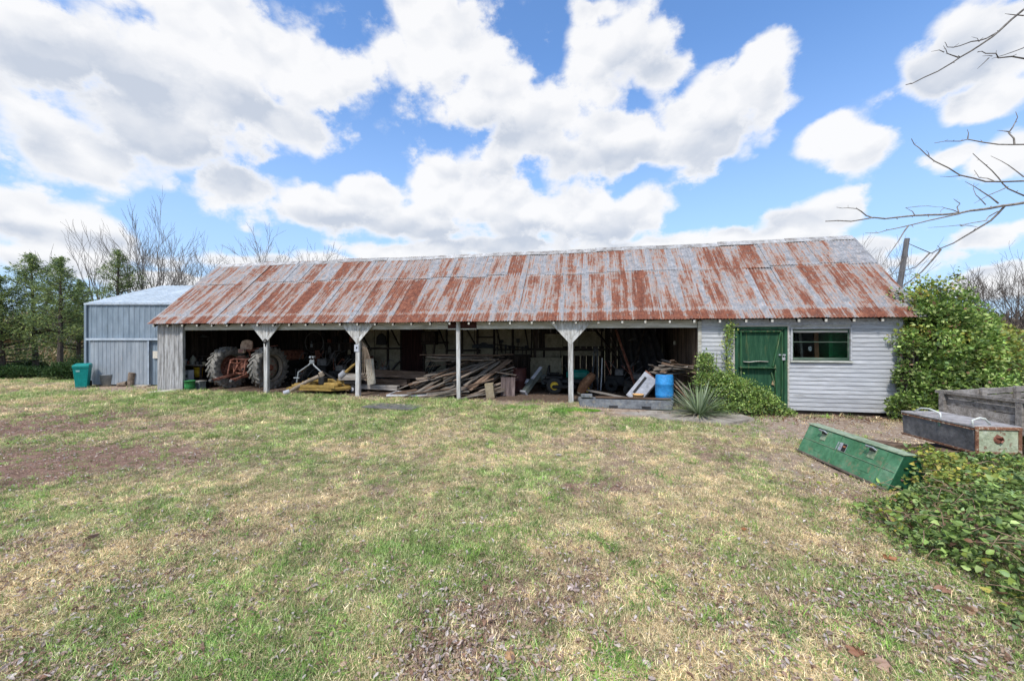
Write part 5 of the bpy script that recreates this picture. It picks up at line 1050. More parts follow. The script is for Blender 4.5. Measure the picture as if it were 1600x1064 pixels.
for f in (.02, .3, .6, .97): M().box(tuple(far*f+Vector((.03, -.05, .66))), (.09, .06, .58)).build('stake', wgm, t, bevel=.004)
M().bar(Vector((-.05, .05, .915)), nearv+Vector((-.05, 0, .915)), .06, .05).build('top_rail', wgm, t); 
for k in range(12): a = far*((k+.5)/12); M().bar(a+Vector((0, -.03, .44)), a+nearv+Vector((0, .03, .44)), .28, .03).build('floor_board', darkx, t)
for f in (.15, .8): M().bar(nearv*f+Vector((-.02, 0, .36)), nearv*f+far+Vector((0, 0, .36)), .12, .12).build('axle_beam', darkx, t)
for (f, g_) in ((.15, .08), (.8, .10), (.15, .85), (.8, .85)):
    p = nearv*f+far*g_; M().lathe([(.1, -.07), (.26, -.08), (.29, 0), (.26, .08), (.1, .07)], 22, Matrix.Translation((p.x, p.y, .29)) @ Matrix.Rotation(math.pi/2, 4, 'Y')).build('wheel', rubber, t)
for i, (a, b_, w, h, z, lb) in enumerate((((6.15, 5.55), (8.3, 6.0), .22, .14, .07, 'dark rotting timber under the near end of the tool chest'), ((6.25, 6.5), (8.4, 6.75), .2, .16, .08, 'dark rotting timber under the far end of the tool chest'), ((5.75, 6.45), (7.4, 5.05), .2, .12, .225, 'reddish timber lying across the others beneath the tool chest'))):
    z0 = gzf(*a); t = M().bar((0, 0, 0), (b_[0]-a[0], b_[1]-a[1], 0), w, h).build('timber', brownx if i == 2 else darkx, bevel=.01, loc=(a[0], a[1], z0+z)); tag(t, lb, 'timber')
t = thing('wagon_tongue', 'dark iron drawbar and frame on the ground under the wagon bed', 'drawbar', (7.5, 5.0, 0)); M().bar((-.6, .3, .12), (1.6, .1, .16), .1, .1).build('bar', blackm, t, bevel=.01); M().bar((-.1, -.5, .1), (.9, 1.0, .14), .09, .09).build('cross_bar', blackm, t, bevel=.01)
# leaning utility pole behind the shed, and a wire
pb = P(1402, 470, 16.2); pt_ = P(1417.5, 373, 16.2); dx = (pt_[0]-pb[0])/(pt_[2]-pb[2])
t = thing('utility_pole', 'weathered grey wooden pole leaning to the right behind the shed roof', 'pole', (pb[0]-dx*pb[2], 16.2, 0)); M().tube([(0, 0, -.3), (dx*pb[2], 0, pb[2]), (dx*pt_[2], 0, pt_[2])], [.12, .10, .085], 12).build('pole', mat('grey_pole_wood', [(.3, (.05, .05, .052)), (.6, (.11, .105, .105))], 6, .9, .5, stretch=(1, 1, .1)), t, smooth=True)
M().tube([(dx*pt_[2], 0, pt_[2]-.35), (7, 6, pt_[2]-.2), (16, 14, pt_[2]+.6)], .008, 4).build('wire', blackm, t)
# ------------------------------------------------------------------ vegetation
def col_leaf(n, pal, jit=.18):
    pal = np.asarray(pal, float); i = np.random.randint(0, len(pal), n); c = pal[i]*np.exp(np.random.randn(n, 1)*jit); return np.clip(c, 0, 1)
HON = [(.12, .20, .04), (.17, .27, .055), (.22, .33, .075), (.30, .41, .10), (.42, .50, .18), (.16, .25, .09)]
YEL = [(.42, .42, .08), (.50, .42, .10), (.34, .40, .09)]
BRN = [(.22, .12, .07), (.30, .19, .11), (.16, .09, .06)]
def leafobj(name, C, D, size, width, pal_w, parent=None, fold=.25, rich=False, m_=leafm):
    V, Fc, k = leaves(C, D, size, width, fold, rich); return obj_np(name, mesh_np(name, V, Fc, np.repeat(pal_w, k, 0)), m_, parent)
def blob_pts(n, ells, shell=.55):
    """points near the surface of a union of ellipsoids, lumpy; returns positions, outward directions, depth 0..1"""
    out = []; nr = []; tot = sum(e[6] for e in ells)
    for (cx, cy, cz, rx, ry, rz, w) in ells:
        k = int(n*w/tot); d = np.random.randn(k, 3); d /= np.linalg.norm(d, axis=1, keepdims=True); d[:, 2] = np.abs(d[:, 2])*np.sign(np.random.rand(k)-.12)
        lump = 1+.32*(fbm(d[:, 0]*2.5+cx*3+d[:, 2]*2, d[:, 1]*2.5+cy+d[:, 2]*1.7, 3)-.5)*2
        lump2 = 1+.24*(fbm(d[:, 0]*6+cx*3+d[:, 2]*5, d[:, 1]*6+cy+d[:, 2]*4, 3)-.5)*2
        r = (shell+(1-shell)*np.random.rand(k)**.45)*lump*lump2
        p = np.array([cx, cy, cz])+d*np.array([rx, ry, rz])*r[:, None]; out.append(p); nr.append(d/np.array([rx, ry, rz]))
    P_ = np.concatenate(out); N_ = np.concatenate(nr); N_ /= np.linalg.norm(N_, axis=1, keepdims=True)
    ok = P_[:, 2] > .02; return P_[ok], N_[ok]
def stems(parent, ells, n, r=.008, name='stem', m_=None, seed=1):
    q = random.Random(seed); mm = M()
    for i in range(n):
        e = q.choice(ells); a = q.uniform(0, 6.28); f = q.uniform(.4, 1.02)
        x, y = e[0]+e[3]*f*math.cos(a)*.8, e[1]+e[4]*f*math.sin(a)*.8; z = e[2]+e[5]*math.sqrt(max(0, 1-(f*.8)**2))*q.uniform(.7, 1.05)
        bx, by = e[0]+q.uniform(-.3, .3)*e[3], e[1]+q.uniform(-.3, .3)*e[4]
        mm.tube([(bx, by, 0), ((bx+x)/2+q.uniform(-.1, .1), (by+y)/2+q.uniform(-.1, .1), z*.65), (x, y, z)], [r*1.6, r, r*.5], 4)
    return mm.build(name, m_ or darkbark, parent)
# big honeysuckle over the shed's right end
t = thing('vine_thicket', 'tall green honeysuckle thicket swallowing the right end of the shed', 'shrub', (0, 0, 0))
E = [(10.3, 9.75, 1.5, .95, .9, 1.75, 5), (11.1, 10.1, 1.3, 1.0, 1.0, 1.4, 5), (10.0, 9.45, .7, .65, .6, .8, 2.0), (12.4, 10.4, .85, 1.1, 1.1, 1.15, 5), (14.0, 10.6, .6, 1.5, 1.2, .95, 5), (15.8, 10.8, .5, 1.6, 1.2, .8, 3), (11.6, 9.9, 1.9, .6, .6, .45, 1.2), (9.75, 9.25, .3, .45, .4, .45, 1.2), (11.0, 9.2, .5, 1.1, .7, .8, 3), (12.9, 9.5, .5, 1.3, .9, .75, 3), (10.0, 9.65, 2.35, .45, .5, .45, 1.6), (9.35, 9.30, .2, .5, .3, .42, .8), (9.42, 9.45, .85, .3, .2, .5, .25), (9.5, 9.45, 1.6, .25, .2, .5, .35)]
Pt, Nn = blob_pts(72000, E); n = len(Pt); D = Nn*.6+np.random.randn(n, 3)*.6+np.array([0, -.1, -.1])
cl_ = col_leaf(n, HON, .25)*np.exp((fbm(Pt[:, 0]*3.1, Pt[:, 2]*3.1+Pt[:, 1]*2, 3)-.5)*1.6)[:, None]; yl = fbm(Pt[:, 0]*1.1+8, Pt[:, 2]*1.3+Pt[:, 1], 3)+np.clip((Pt[:, 0]-10.8)*.05, -.05, .12); k = (yl+np.random.rand(n)*.25 > .68); cl_[k] = col_leaf(k.sum(), YEL+HON[3:5]); k = np.random.rand(n) < .03; cl_[k] = col_leaf(k.sum(), BRN)
leafobj('foliage', Pt, D, np.random.uniform(.045, .12, n), np.full(n, .30), cl_, t); stems(t, E, 240, .012, seed=2)
# bush and creeper by the green door
t = thing('door_bush', 'leafy green bush growing in front of the left side of the green door', 'shrub', (0, 0, 0))
bx, by = W(U(1150, -.35), -.4)
E = [(bx, by, .45, .75, .35, .55, 4), (bx-.55, by+.12, .75, .42, .28, .42, 3), (bx-.72, by+.15, 1.2, .2, .2, .38, .9), (bx+.5, by-.15, .28, .5, .3, .42, 3), (bx-.2, by+.05, .75, .4, .25, .3, 2), (bx+.95, by-.25, .08, .35, .25, .16, 1), (bx-.15, by-.2, .15, .7, .35, .25, 2)]
Pt, Nn = blob_pts(12500, E, .2); n = len(Pt); cl_ = col_leaf(n, HON, .25); k = np.random.rand(n) < .04; cl_[k] = col_leaf(k.sum(), YEL)
leafobj('foliage', Pt, Nn*.5+np.random.randn(n, 3)*.7, np.random.uniform(.035, .07, n), np.full(n, .3), cl_, t); stems(t, E, 60, .006, seed=4)
t = thing('wall_creeper', 'thin creeper climbing the white frame left of the green door', 'creeper', (0, 0, 0))
cx_, cy_ = W(DU0-.08, -.10); pts = [(cx_-.10+.06*math.sin(z*3), cy_-.02, z) for z in np.linspace(.3, 2.25, 14)]; M().tube(pts, [.012]*14, 5).build('stem', darkbark, t)
Pp = []
for (x, y, z) in pts:
    k = int(60*(1 if z < 2.0 else 1.8)*(.5+abs(math.sin(z*4)))); Pp.append(np.array([x, y-.04, z])+np.random.randn(k, 3)*np.array([.075, .035, .09]))
Pt = np.concatenate(Pp); n = len(Pt); cl_ = col_leaf(n, HON[2:]+YEL[:1], .25); leafobj('foliage', Pt, np.random.randn(n, 3)+np.array([0, -.6, 0]), np.random.uniform(.04, .07, n), np.full(n, .32), cl_, t)
# sprig at the partition corner
t = thing('corner_sprig', 'slim leafy sprig rising against the left corner board of the white room', 'plant', (0, 0, 0)); cx_, cy_ = W(U(1100, -.15), -.2)
for q in ((0, 0), (.22, .02), (-.2, -.05)):
    M().tube([(cx_+q[0], cy_, 0), (cx_+q[0]+.05, cy_, .8), (cx_+q[0]*1.4, cy_-.03, 1.35+q[0])], [.01, .007, .003], 5).build('stem', darkbark, t)
n = 1800; zz = np.random.rand(n)**.8*1.5; Pt = np.stack([cx_+np.random.randn(n)*.17*(1.4-zz*.55)+.05, cy_+np.random.randn(n)*.08, zz+.05], 1); leafobj('foliage', Pt, np.random.randn(n, 3), np.random.uniform(.035, .06, n), np.full(n, .3), col_leaf(n, HON, .25), t)
# yucca
t = thing('yucca_plant', 'spiky grey-green yucca growing in front of the white wall corner', 'yucca', g3p(1092, 653))
V = []; Fc = []; Cc = []; q = random.Random(9)
def blade(base, d, L, w, droop, V, Fc, Cc, col, seg=4):
    d = Vector(d).normalized(); s = d.cross(Vector((0, 0, 1))); s = s.normalized() if s.length > .05 else Vector((1, 0, 0)); p = Vector(base); o = len(V)
    for i in range(seg+1):
        f = i/seg; ww = w*(1-f**2.2)*(.65+.9*f if f < .4 else 1); V += [tuple(p-s*ww/2), tuple(p+s*ww/2)]; Cc += [col]*2
        p = p+d*L/seg; d = (d+Vector((0, 0, -droop/seg*(1+f)))).normalized()
    for i in range(seg): Fc.append((o+2*i, o+2*i+1, o+2*i+3, o+2*i+2))
for i in range(230):
    a = q.uniform(0, 6.283); e = math.asin(q.uniform(.12, .99)); dead = q.random() < .10; L = q.uniform(.65, 1.08)
    if dead: e = q.uniform(-.05, .3)
    col = (.42, .36, .24) if dead else q.choice([(.21, .28, .14), (.29, .36, .21), (.38, .44, .29), (.15, .21, .10)])
    blade((.06*math.cos(a), .06*math.sin(a), .06), (math.cos(a)*math.cos(e), math.sin(a)*math.cos(e), math.sin(e)), L, .032, .25 if not dead else .6, V, Fc, Cc, col)
me = mesh_np('blades', V, [np.array(Fc)], np.array(Cc)); obj_np('blades', me, leafm, t)
M().lathe([(0, 0), (.09, 0), (.07, .12), (0, .16)], 10).build('crown_base', darkbark, t)
t2 = thing('yucca_plant', 'smaller pale yucca clump at the foot of the door bush', 'yucca', g3p(1128, 648)); V = []; Fc = []; Cc = []
for i in range(60):
    a = q.uniform(0, 6.283); e = q.uniform(.1, 1.3); blade((0, 0, .03), (math.cos(a)*math.cos(e), math.sin(a)*math.cos(e), math.sin(e)), q.uniform(.25, .45), .022, .5, V, Fc, Cc, q.choice([(.28, .36, .20), (.36, .38, .22), (.18, .27, .14)]))
obj_np('blades', mesh_np('blades', V, [np.array(Fc)], np.array(Cc)), leafm, t2)
# honeysuckle mat in the near right corner
t = thing('honeysuckle_mat', 'low sprawling honeysuckle mat with green and yellow leaves beside the green box', 'ground creeper', (0, 0, 0))
def mat_h(x, y):
    edge = 3.15+.2*sstep(y, 2.4, 3.2)+.95*sstep(y, 3.8, 4.9)+.35*sstep(y, 5.0, 5.4); edge = edge+(fbm(x*1.3+3, y*1.3, 3)-.5)*.9
    a = sstep(x, edge, edge+1.1)*sstep(y, 5.75, 5.1)*sstep(y, 1.6, 2.5)*sstep(y-.55*(x-4.2), 2.5, 1.4+.0*x) if False else sstep(x, edge, edge+.8)*sstep(y, 5.6, 4.9)
    return a
n = 50000; X = np.random.uniform(2.9, 8.6, n); Y = np.random.uniform(1.3, 5.6, n); keep = (X < 1.42*Y+1.2); X, Y = X[keep], Y[keep]
H0 = mat_h(X, Y); keep = np.random.rand(len(X)) < np.clip(H0*2.5, .02*(X > 3.4), 1)*np.clip(3.2/Y, .45, 1); X, Y, H0 = X[keep], Y[keep], H0[keep]; n = len(X)
hh = (.38+.16*np.exp(-((X-5.6)/.8)**2-((Y-5.0)/.5)**2))*H0*(.55+.9*fbm(X*1.6, Y*1.6+7, 3))+.20*H0*(fbm(X*4, Y*4, 3)-.35); Zt = gz(X, Y)+hh*(1-.5*np.random.rand(n)**2.2)+.015
D = np.stack([np.random.randn(n)-.25, np.random.randn(n)-.35, np.random.randn(n)*.45-.05], 1)
cl_ = col_leaf(n, [(.13, .20, .055), (.18, .27, .07), (.24, .34, .09), (.31, .40, .14), (.18, .26, .11)], .30); yl = fbm(X*1.7, Y*1.7, 3)+.30*sstep(Y, 3.6, 5.2)*sstep(X, 7, 4.2); k = yl+np.random.rand(n)*.3 > .88; cl_[k] = col_leaf(k.sum(), YEL+[(.20, .26, .05)]*2); k = np.random.rand(n) < .035; cl_[k] = col_leaf(k.sum(), BRN)
fo = leafobj('foliage', np.stack([X, Y, Zt], 1), D, np.random.uniform(.034, .080, n), np.random.uniform(.24, .34, n), cl_, t, .5, True)
mm = M(); q = random.Random(21)
for i in range(420):
    y = q.uniform(1.9, 5.5); x = q.uniform(3.6, min(8.3, 1.42*y+1.0)); h0 = float(mat_h(x, y))
    if h0 < .15: continue
    a = q.uniform(0, 6.28); L = q.uniform(.15, .5); h = .35*h0; pts = [(x+math.cos(a)*L*f+q.uniform(-.03, .03), y+math.sin(a)*L*f+q.uniform(-.03, .03), .03+h*(.7+.5*math.sin(f*2.4))+q.uniform(-.02, .04)) for f in (0, .35, .7, 1)]; mm.tube(pts, [.004, .0035, .003, .0015], 4)
mm.build('stem', mat('reddish_vine', [(.3, (.16, .09, .06)), (.7, (.34, .24, .16))], 9), t)
V, Fc, k = leaves(np.array([[5.62, 4.45, .42]]), np.array([[-.6, -.5, -.5]]), np.array([.15]), np.array([.42]), .2, True)
yo = obj_np('fallen_leaf', mesh_np('fallen_leaf', V, Fc, np.repeat([[.62, .38, .02]], 8, 0)), leafm); tag(yo, 'large bright yellow leaf resting on the honeysuckle mat at the right edge', 'leaf')
# evergreen trees on the left
def cedar(x, y, h, r, seed, label, thin=1.0, base=.14, bare=0.0):
    q = random.Random(seed); np.random.seed(seed); t = thing('cedar_tree', label, 'cedar tree', (x, y, gzf(x, y)), 0, 'cedars left of the metal barn')
    lean = (q.uniform(-.03, .03), q.uniform(-.03, .03)); top = Vector((lean[0]*h, lean[1]*h, h)); mm = M()
    mm.tube([(0, 0, -.1), top*.35+Vector((q.uniform(-.05, .05), 0, 0)), top*.7, top], [h*.022, h*.016, h*.009, .01], 8); mm.build('trunk', darkbark, t)
    mb = M(); Cs = []; Ds = []; nb = int(64*thin)
    for i in range(nb):
        f = base+(1-base)*(i/nb)**.85; z = f*h; L = 1.55*r*((1-f)**.9+.015)*q.uniform(.40, 1.25)*(1 if f > base+.12 else .8); a = q.uniform(0, 6.283); up = .10+.55*f+q.uniform(-.12, .15)
        st = top*f; d = Vector((math.cos(a), math.sin(a), up)); tip = st+d*L; mid = st+d*L*.5+Vector((0, 0, -.06*L)); mb.tube([st, mid, tip], [.025*L+.006, .013*L+.004, .004], 4)
        ns = int(17*L)+6
        for j in range(ns):
            g = .22+.78*(j/ns)**.8; c = st+d*L*g; sp_ = .17*L*(1.15-g*.6)+.07; ncl = 8
            c = np.array([c.x+q.gauss(0, sp_), c.y+q.gauss(0, sp_), c.z+q.gauss(0, sp_*.45)+.02])
            Cs.append(c+np.random.randn(ncl, 3)*np.array([.07, .07, .045])); dd = np.tile(np.array([d.x, d.y, .35]), (ncl, 1))+np.random.randn(ncl, 3)*.55; Ds.append(dd)
    for j in range(40):
        g = .86+.15*j/40; c = np.array(top*min(g, 1.0))+np.array([0, 0, max(0, g-1)*h]); Cs.append(c+np.random.randn(8, 3)*np.array([.22, .22, .05])*max(.05, 1.02-g)*r*.9); Ds.append(np.tile([[0, 0, 1.0]], (8, 1))+np.random.randn(8, 3)*.45)
    mb.build('branch', darkbark, t); C = np.concatenate(Cs); D = np.concatenate(Ds); n = len(C)
    cl_ = col_leaf(n, [(.13, .19, .07), (.17, .24, .08), (.24, .31, .10), (.35, .41, .13), (.16, .21, .13)], .25); k = np.random.rand(n) < bare; cl_[k] = col_leaf(k.sum(), [(.16, .12, .08)]) 
    leafobj('foliage', C, D, np.random.uniform(.08, .17, n), np.full(n, .13), cl_, t); return t
def at(px, Z): return (px-CX)/F*Z
for (px, Z, topy, r, seed, lb, base) in ((6, 19.5, 432, 1.5, 31, 'dark cedar tree cut off by the left edge of the picture', .16), (57, 20.5, 400, 1.7, 32, 'tallest cedar tree, second from the left, with a bare lower trunk', .30), (93, 19.8, 404, 1.6, 33, 'cedar tree with a leaning trunk between the tallest cedar and the barn', .28), (122, 22.5, 440, 1.35, 34, 'cedar tree close to the barn corner behind the teal bin', .12), (182, 27.5, 392, 2.2, 35, 'cedar tree rising behind the barn roof', .3), (-40, 19.0, 420, 1.6, 36, 'cedar tree just outside the left edge', .2)):
    cedar(at(px, Z), Z, CAMH+(CY-topy)/F*Z, r, seed, lb, base=base)
# low shrubs under the cedars
for i, (px, Z, w, h, lb) in enumerate(((20, 19.2, 1.0, .62, 'low dark green juniper shrub at the left edge under the cedars'), (62, 20, .9, .55, 'low dark shrub under the tallest cedar'), (98, 18.6, .62, .78, 'rounded green shrub just left of the teal bin'), (124, 19.5, .8, .9, 'taller dark green shrub behind the teal bin'), (-10, 19.6, 1.2, .7, 'low green shrub at the far left edge'), (42, 21, 1.0, .8, 'green shrub between the two left cedar trunks'))):
    t = thing('juniper_shrub', lb, 'shrub', (at(px, Z), Z, 0), 0, 'low shrubs under the cedars'); np.random.seed(80+i)
    Pt, Nn = blob_pts(5200, [(0, 0, h*.35, w, .6, h*.65, 3), (w*.5, .1, h*.3, w*.6, .5, h*.5, 1), (-w*.5, 0, h*.3, w*.6, .5, h*.45, 1)], .3); n = len(Pt)
    leafobj('foliage', Pt, Nn*.6+np.random.randn(n, 3)*.6+np.array([0, 0, .4]), np.random.uniform(.06, .13, n), np.full(n, .16), col_leaf(n, [(.03, .07, .022), (.05, .10, .03), (.075, .13, .035)], .25), t); stems(t, [(0, 0, h*.3, w, .6, h*.6, 1)], 12, .01, seed=i)
# bare trees
def baretree(name, x, y, h, seed, label, spread=.5, r0=None, levels=5, m_=None, group=None, multi=1, twig=True, dens=1.0, start=.25, cat='bare tree'):
    q = random.Random(seed); t = thing(name, label, cat, (x, y, 0), 0, group); tr = M(); br = M(); r0 = (r0 or h*.017); rmin = y*.00030
    def grow(p, d, L, r, lev, mm):
        seg = 3 if lev < 3 else 2; pts = [p]; dd = d.copy(); rs = [r]
        for i in range(seg):
            dd = (dd+Vector((q.gauss(0, .10), q.gauss(0, .10), q.gauss(.03, .06)))).normalized(); pts.append(pts[-1]+dd*L/seg); rs.append(max(rmin*(.6 if i == seg-1 and lev >= levels else 1), r*(1-.42*(i+1)/seg)))
        mm.tube(pts, rs, 7 if lev == 0 else (5 if lev < 3 else 3), cap=False)
        if lev >= levels: return
        nch = (q.choice([3, 4]) if lev < 2 else q.choice([2, 2, 3])) if q.random() < dens else 2
        for c in range(nch):
            f = q.uniform(start if lev == 0 else .25, 1.0) if c else 1.0; k = min(int(f*seg), seg-1); g = f*seg-k; pp = pts[k].lerp(pts[k+1], g)
            a = q.uniform(0, 6.283); sp_ = spread*q.uniform(.6, 1.25)*(.45 if c == 0 else 1); ax = dd.orthogonal().normalized(); ax = Matrix.Rotation(a, 3, dd) @ ax
            nd = (dd*math.cos(sp_)+ax*math.sin(sp_)+Vector((0, 0, .10))).normalized(); grow(pp, nd, L*q.uniform(.60, .88), rs[k+1 if c == 0 else k]*(.82 if c == 0 else .60), lev+1, br)
    for j in range(multi):
        d0 = Vector((q.gauss(0, .06+.18*(multi > 1)), q.gauss(0, .06+.1*(multi > 1)), 1)).normalized(); grow(Vector((q.uniform(-.3, .3)*(multi > 1), 0, -.1)), d0, h*.33, r0/(1+.25*(multi-1)), 0, tr)
    tr.build('trunk', m_ or barkm, t); br.build('branch', m_ or barkm, t); return t
def bt(px, Z, topy, seed, lb, **k): return baretree('bare_tree', at(px, Z), Z, (CAMH+(CY-topy)/F*Z)*(.93 if px < 500 else .84), seed, lb, **k)
bt(168, 30, 345, 41, 'slim bare tree left of the cedar behind the barn roof', spread=.40); bt(228, 29, 322, 42, 'tallest bare tree behind the barn roof', spread=.42, levels=6); bt(262, 30, 335, 43, 'bare tree just right of the tallest one behind the barn', spread=.42, levels=6); bt(300, 30, 340, 44, 'bare tree with upright limbs above the old shed roof corner', spread=.40, levels=6)
bt(345, 34, 372, 45, 'small bare tree behind the left end of the shed ridge', spread=.5); bt(204, 33, 352, 46, 'thin bare tree among the group behind the barn', spread=.4)
bt(425, 30, 362, 47, 'bare tree top spreading above the left third of the ridge', spread=.48, levels=6); bt(482, 32, 374, 48, 'bare tree top right of the spreading one above the ridge', spread=.48, levels=6); bt(520, 34, 394, 49, 'smallest bare tree top above the left half of the ridge', spread=.5)
bt(715, 34, 392, 50, 'bare tree top poking above the middle of the ridge', spread=.5); bt(822, 36, 392, 51, 'pair of thin twigs poking above the ridge right of centre', spread=.3, levels=4)
bt(1345, 22, 318, 52, 'bare tree right behind the right end of the ridge', spread=.5, levels=5, r0=.10); bt(1372, 20, 345, 53, 'thin bare tree between the ridge end and the leaning pole', spread=.55, levels=5, r0=.07)
bt(1490, 26, 395, 54, 'bare tree with a few brown leaves behind the honeysuckle thicket', spread=.55, levels=6, m_=darkbark); bt(1525, 30, 402, 55, 'thin bare tree right of the brown-leaved one', spread=.55, levels=6, m_=darkbark); bt(1585, 24, 385, 56, 'dense bare tree at the right edge behind the thicket', spread=.55, levels=6, m_=darkbark); bt(1560, 28, 400, 57, 'bare tree left of the dense one at the right edge', spread=.55, levels=6, m_=darkbark); bt(1440, 30, 420, 58, 'low bare tree behind the leaning pole', spread=.6, levels=6, m_=darkbark); bt(1630, 24, 370, 59, 'bare tree half outside the right edge of the picture', spread=.55, levels=6, m_=darkbark)
bt(60, 40, 470, 60, 'distant bare tree seen through the gap between the cedars', spread=.5); bt(110, 44, 480, 61, 'distant bare tree seen right of the tallest cedar', spread=.5)
# far brush, fields and road
def brush(name, x0, x1, y0, y1, h, n, pal, size, kind='stuff', hfun=None):
    X = np.random.uniform(x0, x1, n); Y = np.random.uniform(y0, y1, n); hh = h*(.5+.8*fbm(X*.25, Y*.25, 3))*(hfun(X) if hfun else 1); Z = np.random.rand(n)**.7*hh; D = np.random.randn(n, 3)*np.array([.6, .6, .4])+np.array([0, 0, .9])
    V, Fc, k = leaves(np.stack([X, Y, Z], 1), D, np.random.uniform(size*.6, size*1.4, n), np.full(n, .12), .2); o = obj_np(name, mesh_np(name, V, Fc, np.repeat(col_leaf(n, pal, .25), k, 0)), leafm); o['kind'] = kind; return o
np.random.seed(5)
brush('brush', 13, 60, 19, 34, 2.6, 26000, [(.17, .11, .09), (.24, .17, .13), (.12, .09, .08), (.28, .24, .16)], .5)
brush('brush', 11, 22, 13, 17, 1.2, 9000, [(.20, .15, .11), (.10, .13, .05), (.26, .20, .13)], .3)
brush('tree_line', -160, -40, 60, 100, 5.0, 26000, [(.20, .12, .07), (.28, .18, .09), (.12, .11, .07), (.16, .13, .10)], 1.6)
brush('tree_line', -40, 220, 90, 130, 7.0, 26000, [(.20, .15, .11), (.14, .12, .09), (.16, .13, .10)], 2.0)
brush('tall_weeds', -45, -19, 25, 34, 1.2, 16000, [(.34, .22, .12), (.20, .20, .08), (.42, .34, .22), (.10, .13, .04)], .32)
rd = M().add([(-90, 36, .03), (-18, 38, .03), (-18, 43, .03), (-90, 41, .03)], [(0, 1, 2, 3)]).build('road', mat('pale_gravel', [(.3, (.34, .31, .28)), (.7, (.48, .45, .41))], 2, .9)); rd['kind'] = 'structure'
# near tree on the right whose limbs hang into the picture
TX, TY = 11.2, 6.2
t = thing('overhanging_tree', 'bare tree outside the right edge whose pale twigs hang over the yard', 'bare tree', (TX, TY, 0))
M().tube([(0, 0, -.1), (.1, .05, 2.0), (-.05, .1, 3.6), (.1, 0, 5.4), (0, 0, 7.5)], [.22, .18, .15, .10, .05], 12).build('trunk', barkm, t, smooth=True)
LIMBS = [([(1640, -5), (1600, 15), (1560, 50), (1530, 72), (1500, 90), (1465, 112), (1425, 131), (1415, 133)], 2.0, 7.0), ([(1560, 50), (1530, 64), (1500, 72), (1480, 74), (1476, 66)], 1.0, 7.0), ([(1497, 90), (1480, 84), (1474, 72)], .9, 7.0), ([(1475, 82), (1455, 81)], .7, 7.0), ([(1530, 66), (1518, 58)], .6, 7.0), ([(1600, 25), (1570, 22)], .9, 7.0),
         ([(1640, 96), (1600, 92), (1560, 91), (1540, 84), (1527, 82)], 1.5, 7.0), ([(1545, 91), (1527, 108)], .8, 7.0), ([(1640, 62), (1600, 75), (1570, 86), (1550, 92)], 1.1, 7.0), ([(1550, 88), (1535, 88)], .7, 7.0),
         ([(1640, 230), (1600, 226), (1560, 226), (1512, 218), (1490, 221), (1460, 224)], 1.5, 7.2), ([(1585, 226), (1576, 208), (1586, 192), (1587, 175)], 1.3, 7.2), ([(1576, 206), (1558, 204)], .9, 7.2), ([(1512, 217), (1511, 202)], .8, 7.2),
         ([(1640, 282), (1600, 283), (1540, 284), (1500, 274), (1460, 252), (1437, 232), (1424, 217)], 1.6, 7.4), ([(1500, 275), (1469, 276)], .7, 7.4), ([(1452, 245), (1447, 235)], .6, 7.4),
         ([(1660, 305), (1600, 317), (1565, 322), (1530, 328), (1500, 333), (1450, 336), (1400, 340), (1365, 340), (1330, 346), (1290, 346)], 2.6, 7.0), ([(1365, 341), (1345, 330), (1325, 325), (1307, 324)], 1.1, 7.0), ([(1430, 338), (1415, 325), (1450, 322), (1475, 324)], .7, 7.0), ([(1498, 331), (1500, 318), (1490, 311)], .9, 7.0), ([(1500, 333), (1475, 325), (1470, 332)], .7, 7.0),
         ([(1570, 322), (1548, 345), (1520, 362), (1490, 380), (1455, 396), (1420, 381)], 1.6, 6.8), ([(1452, 396), (1430, 418), (1390, 430)], 1.2, 6.8), ([(1560, 330), (1540, 345), (1500, 352), (1450, 356)], .9, 6.8), ([(1500, 352), (1508, 352), (1530, 356)], .9, 6.8),
         ([(1500, 334), (1450, 345), (1400, 357), (1372, 364), (1352, 364)], 1.2, 6.9), ([(1420, 352), (1405, 375), (1376, 418)], 1.0, 6.9),
         ([(1640, 316), (1600, 306), (1575, 295), (1560, 278), (1540, 258), (1520, 240)], 1.5, 7.3), ([(1600, 277), (1575, 258), (1548, 244)], .9, 7.3), ([(1553, 283), (1530, 278), (1522, 266)], .8, 7.3), ([(1575, 292), (1545, 305), (1522, 318)], .8, 7.3), ([(1560, 318), (1535, 300), (1508, 284)], 1.1, 7.3), ([(1540, 320), (1525, 305), (1522, 286)], .8, 7.3),
         ([(1470, 390), (1440, 425), (1400, 458)], 1.4, 6.9), ([(1415, 400), (1385, 440)], .8, 6.9)]
qq = random.Random(77)
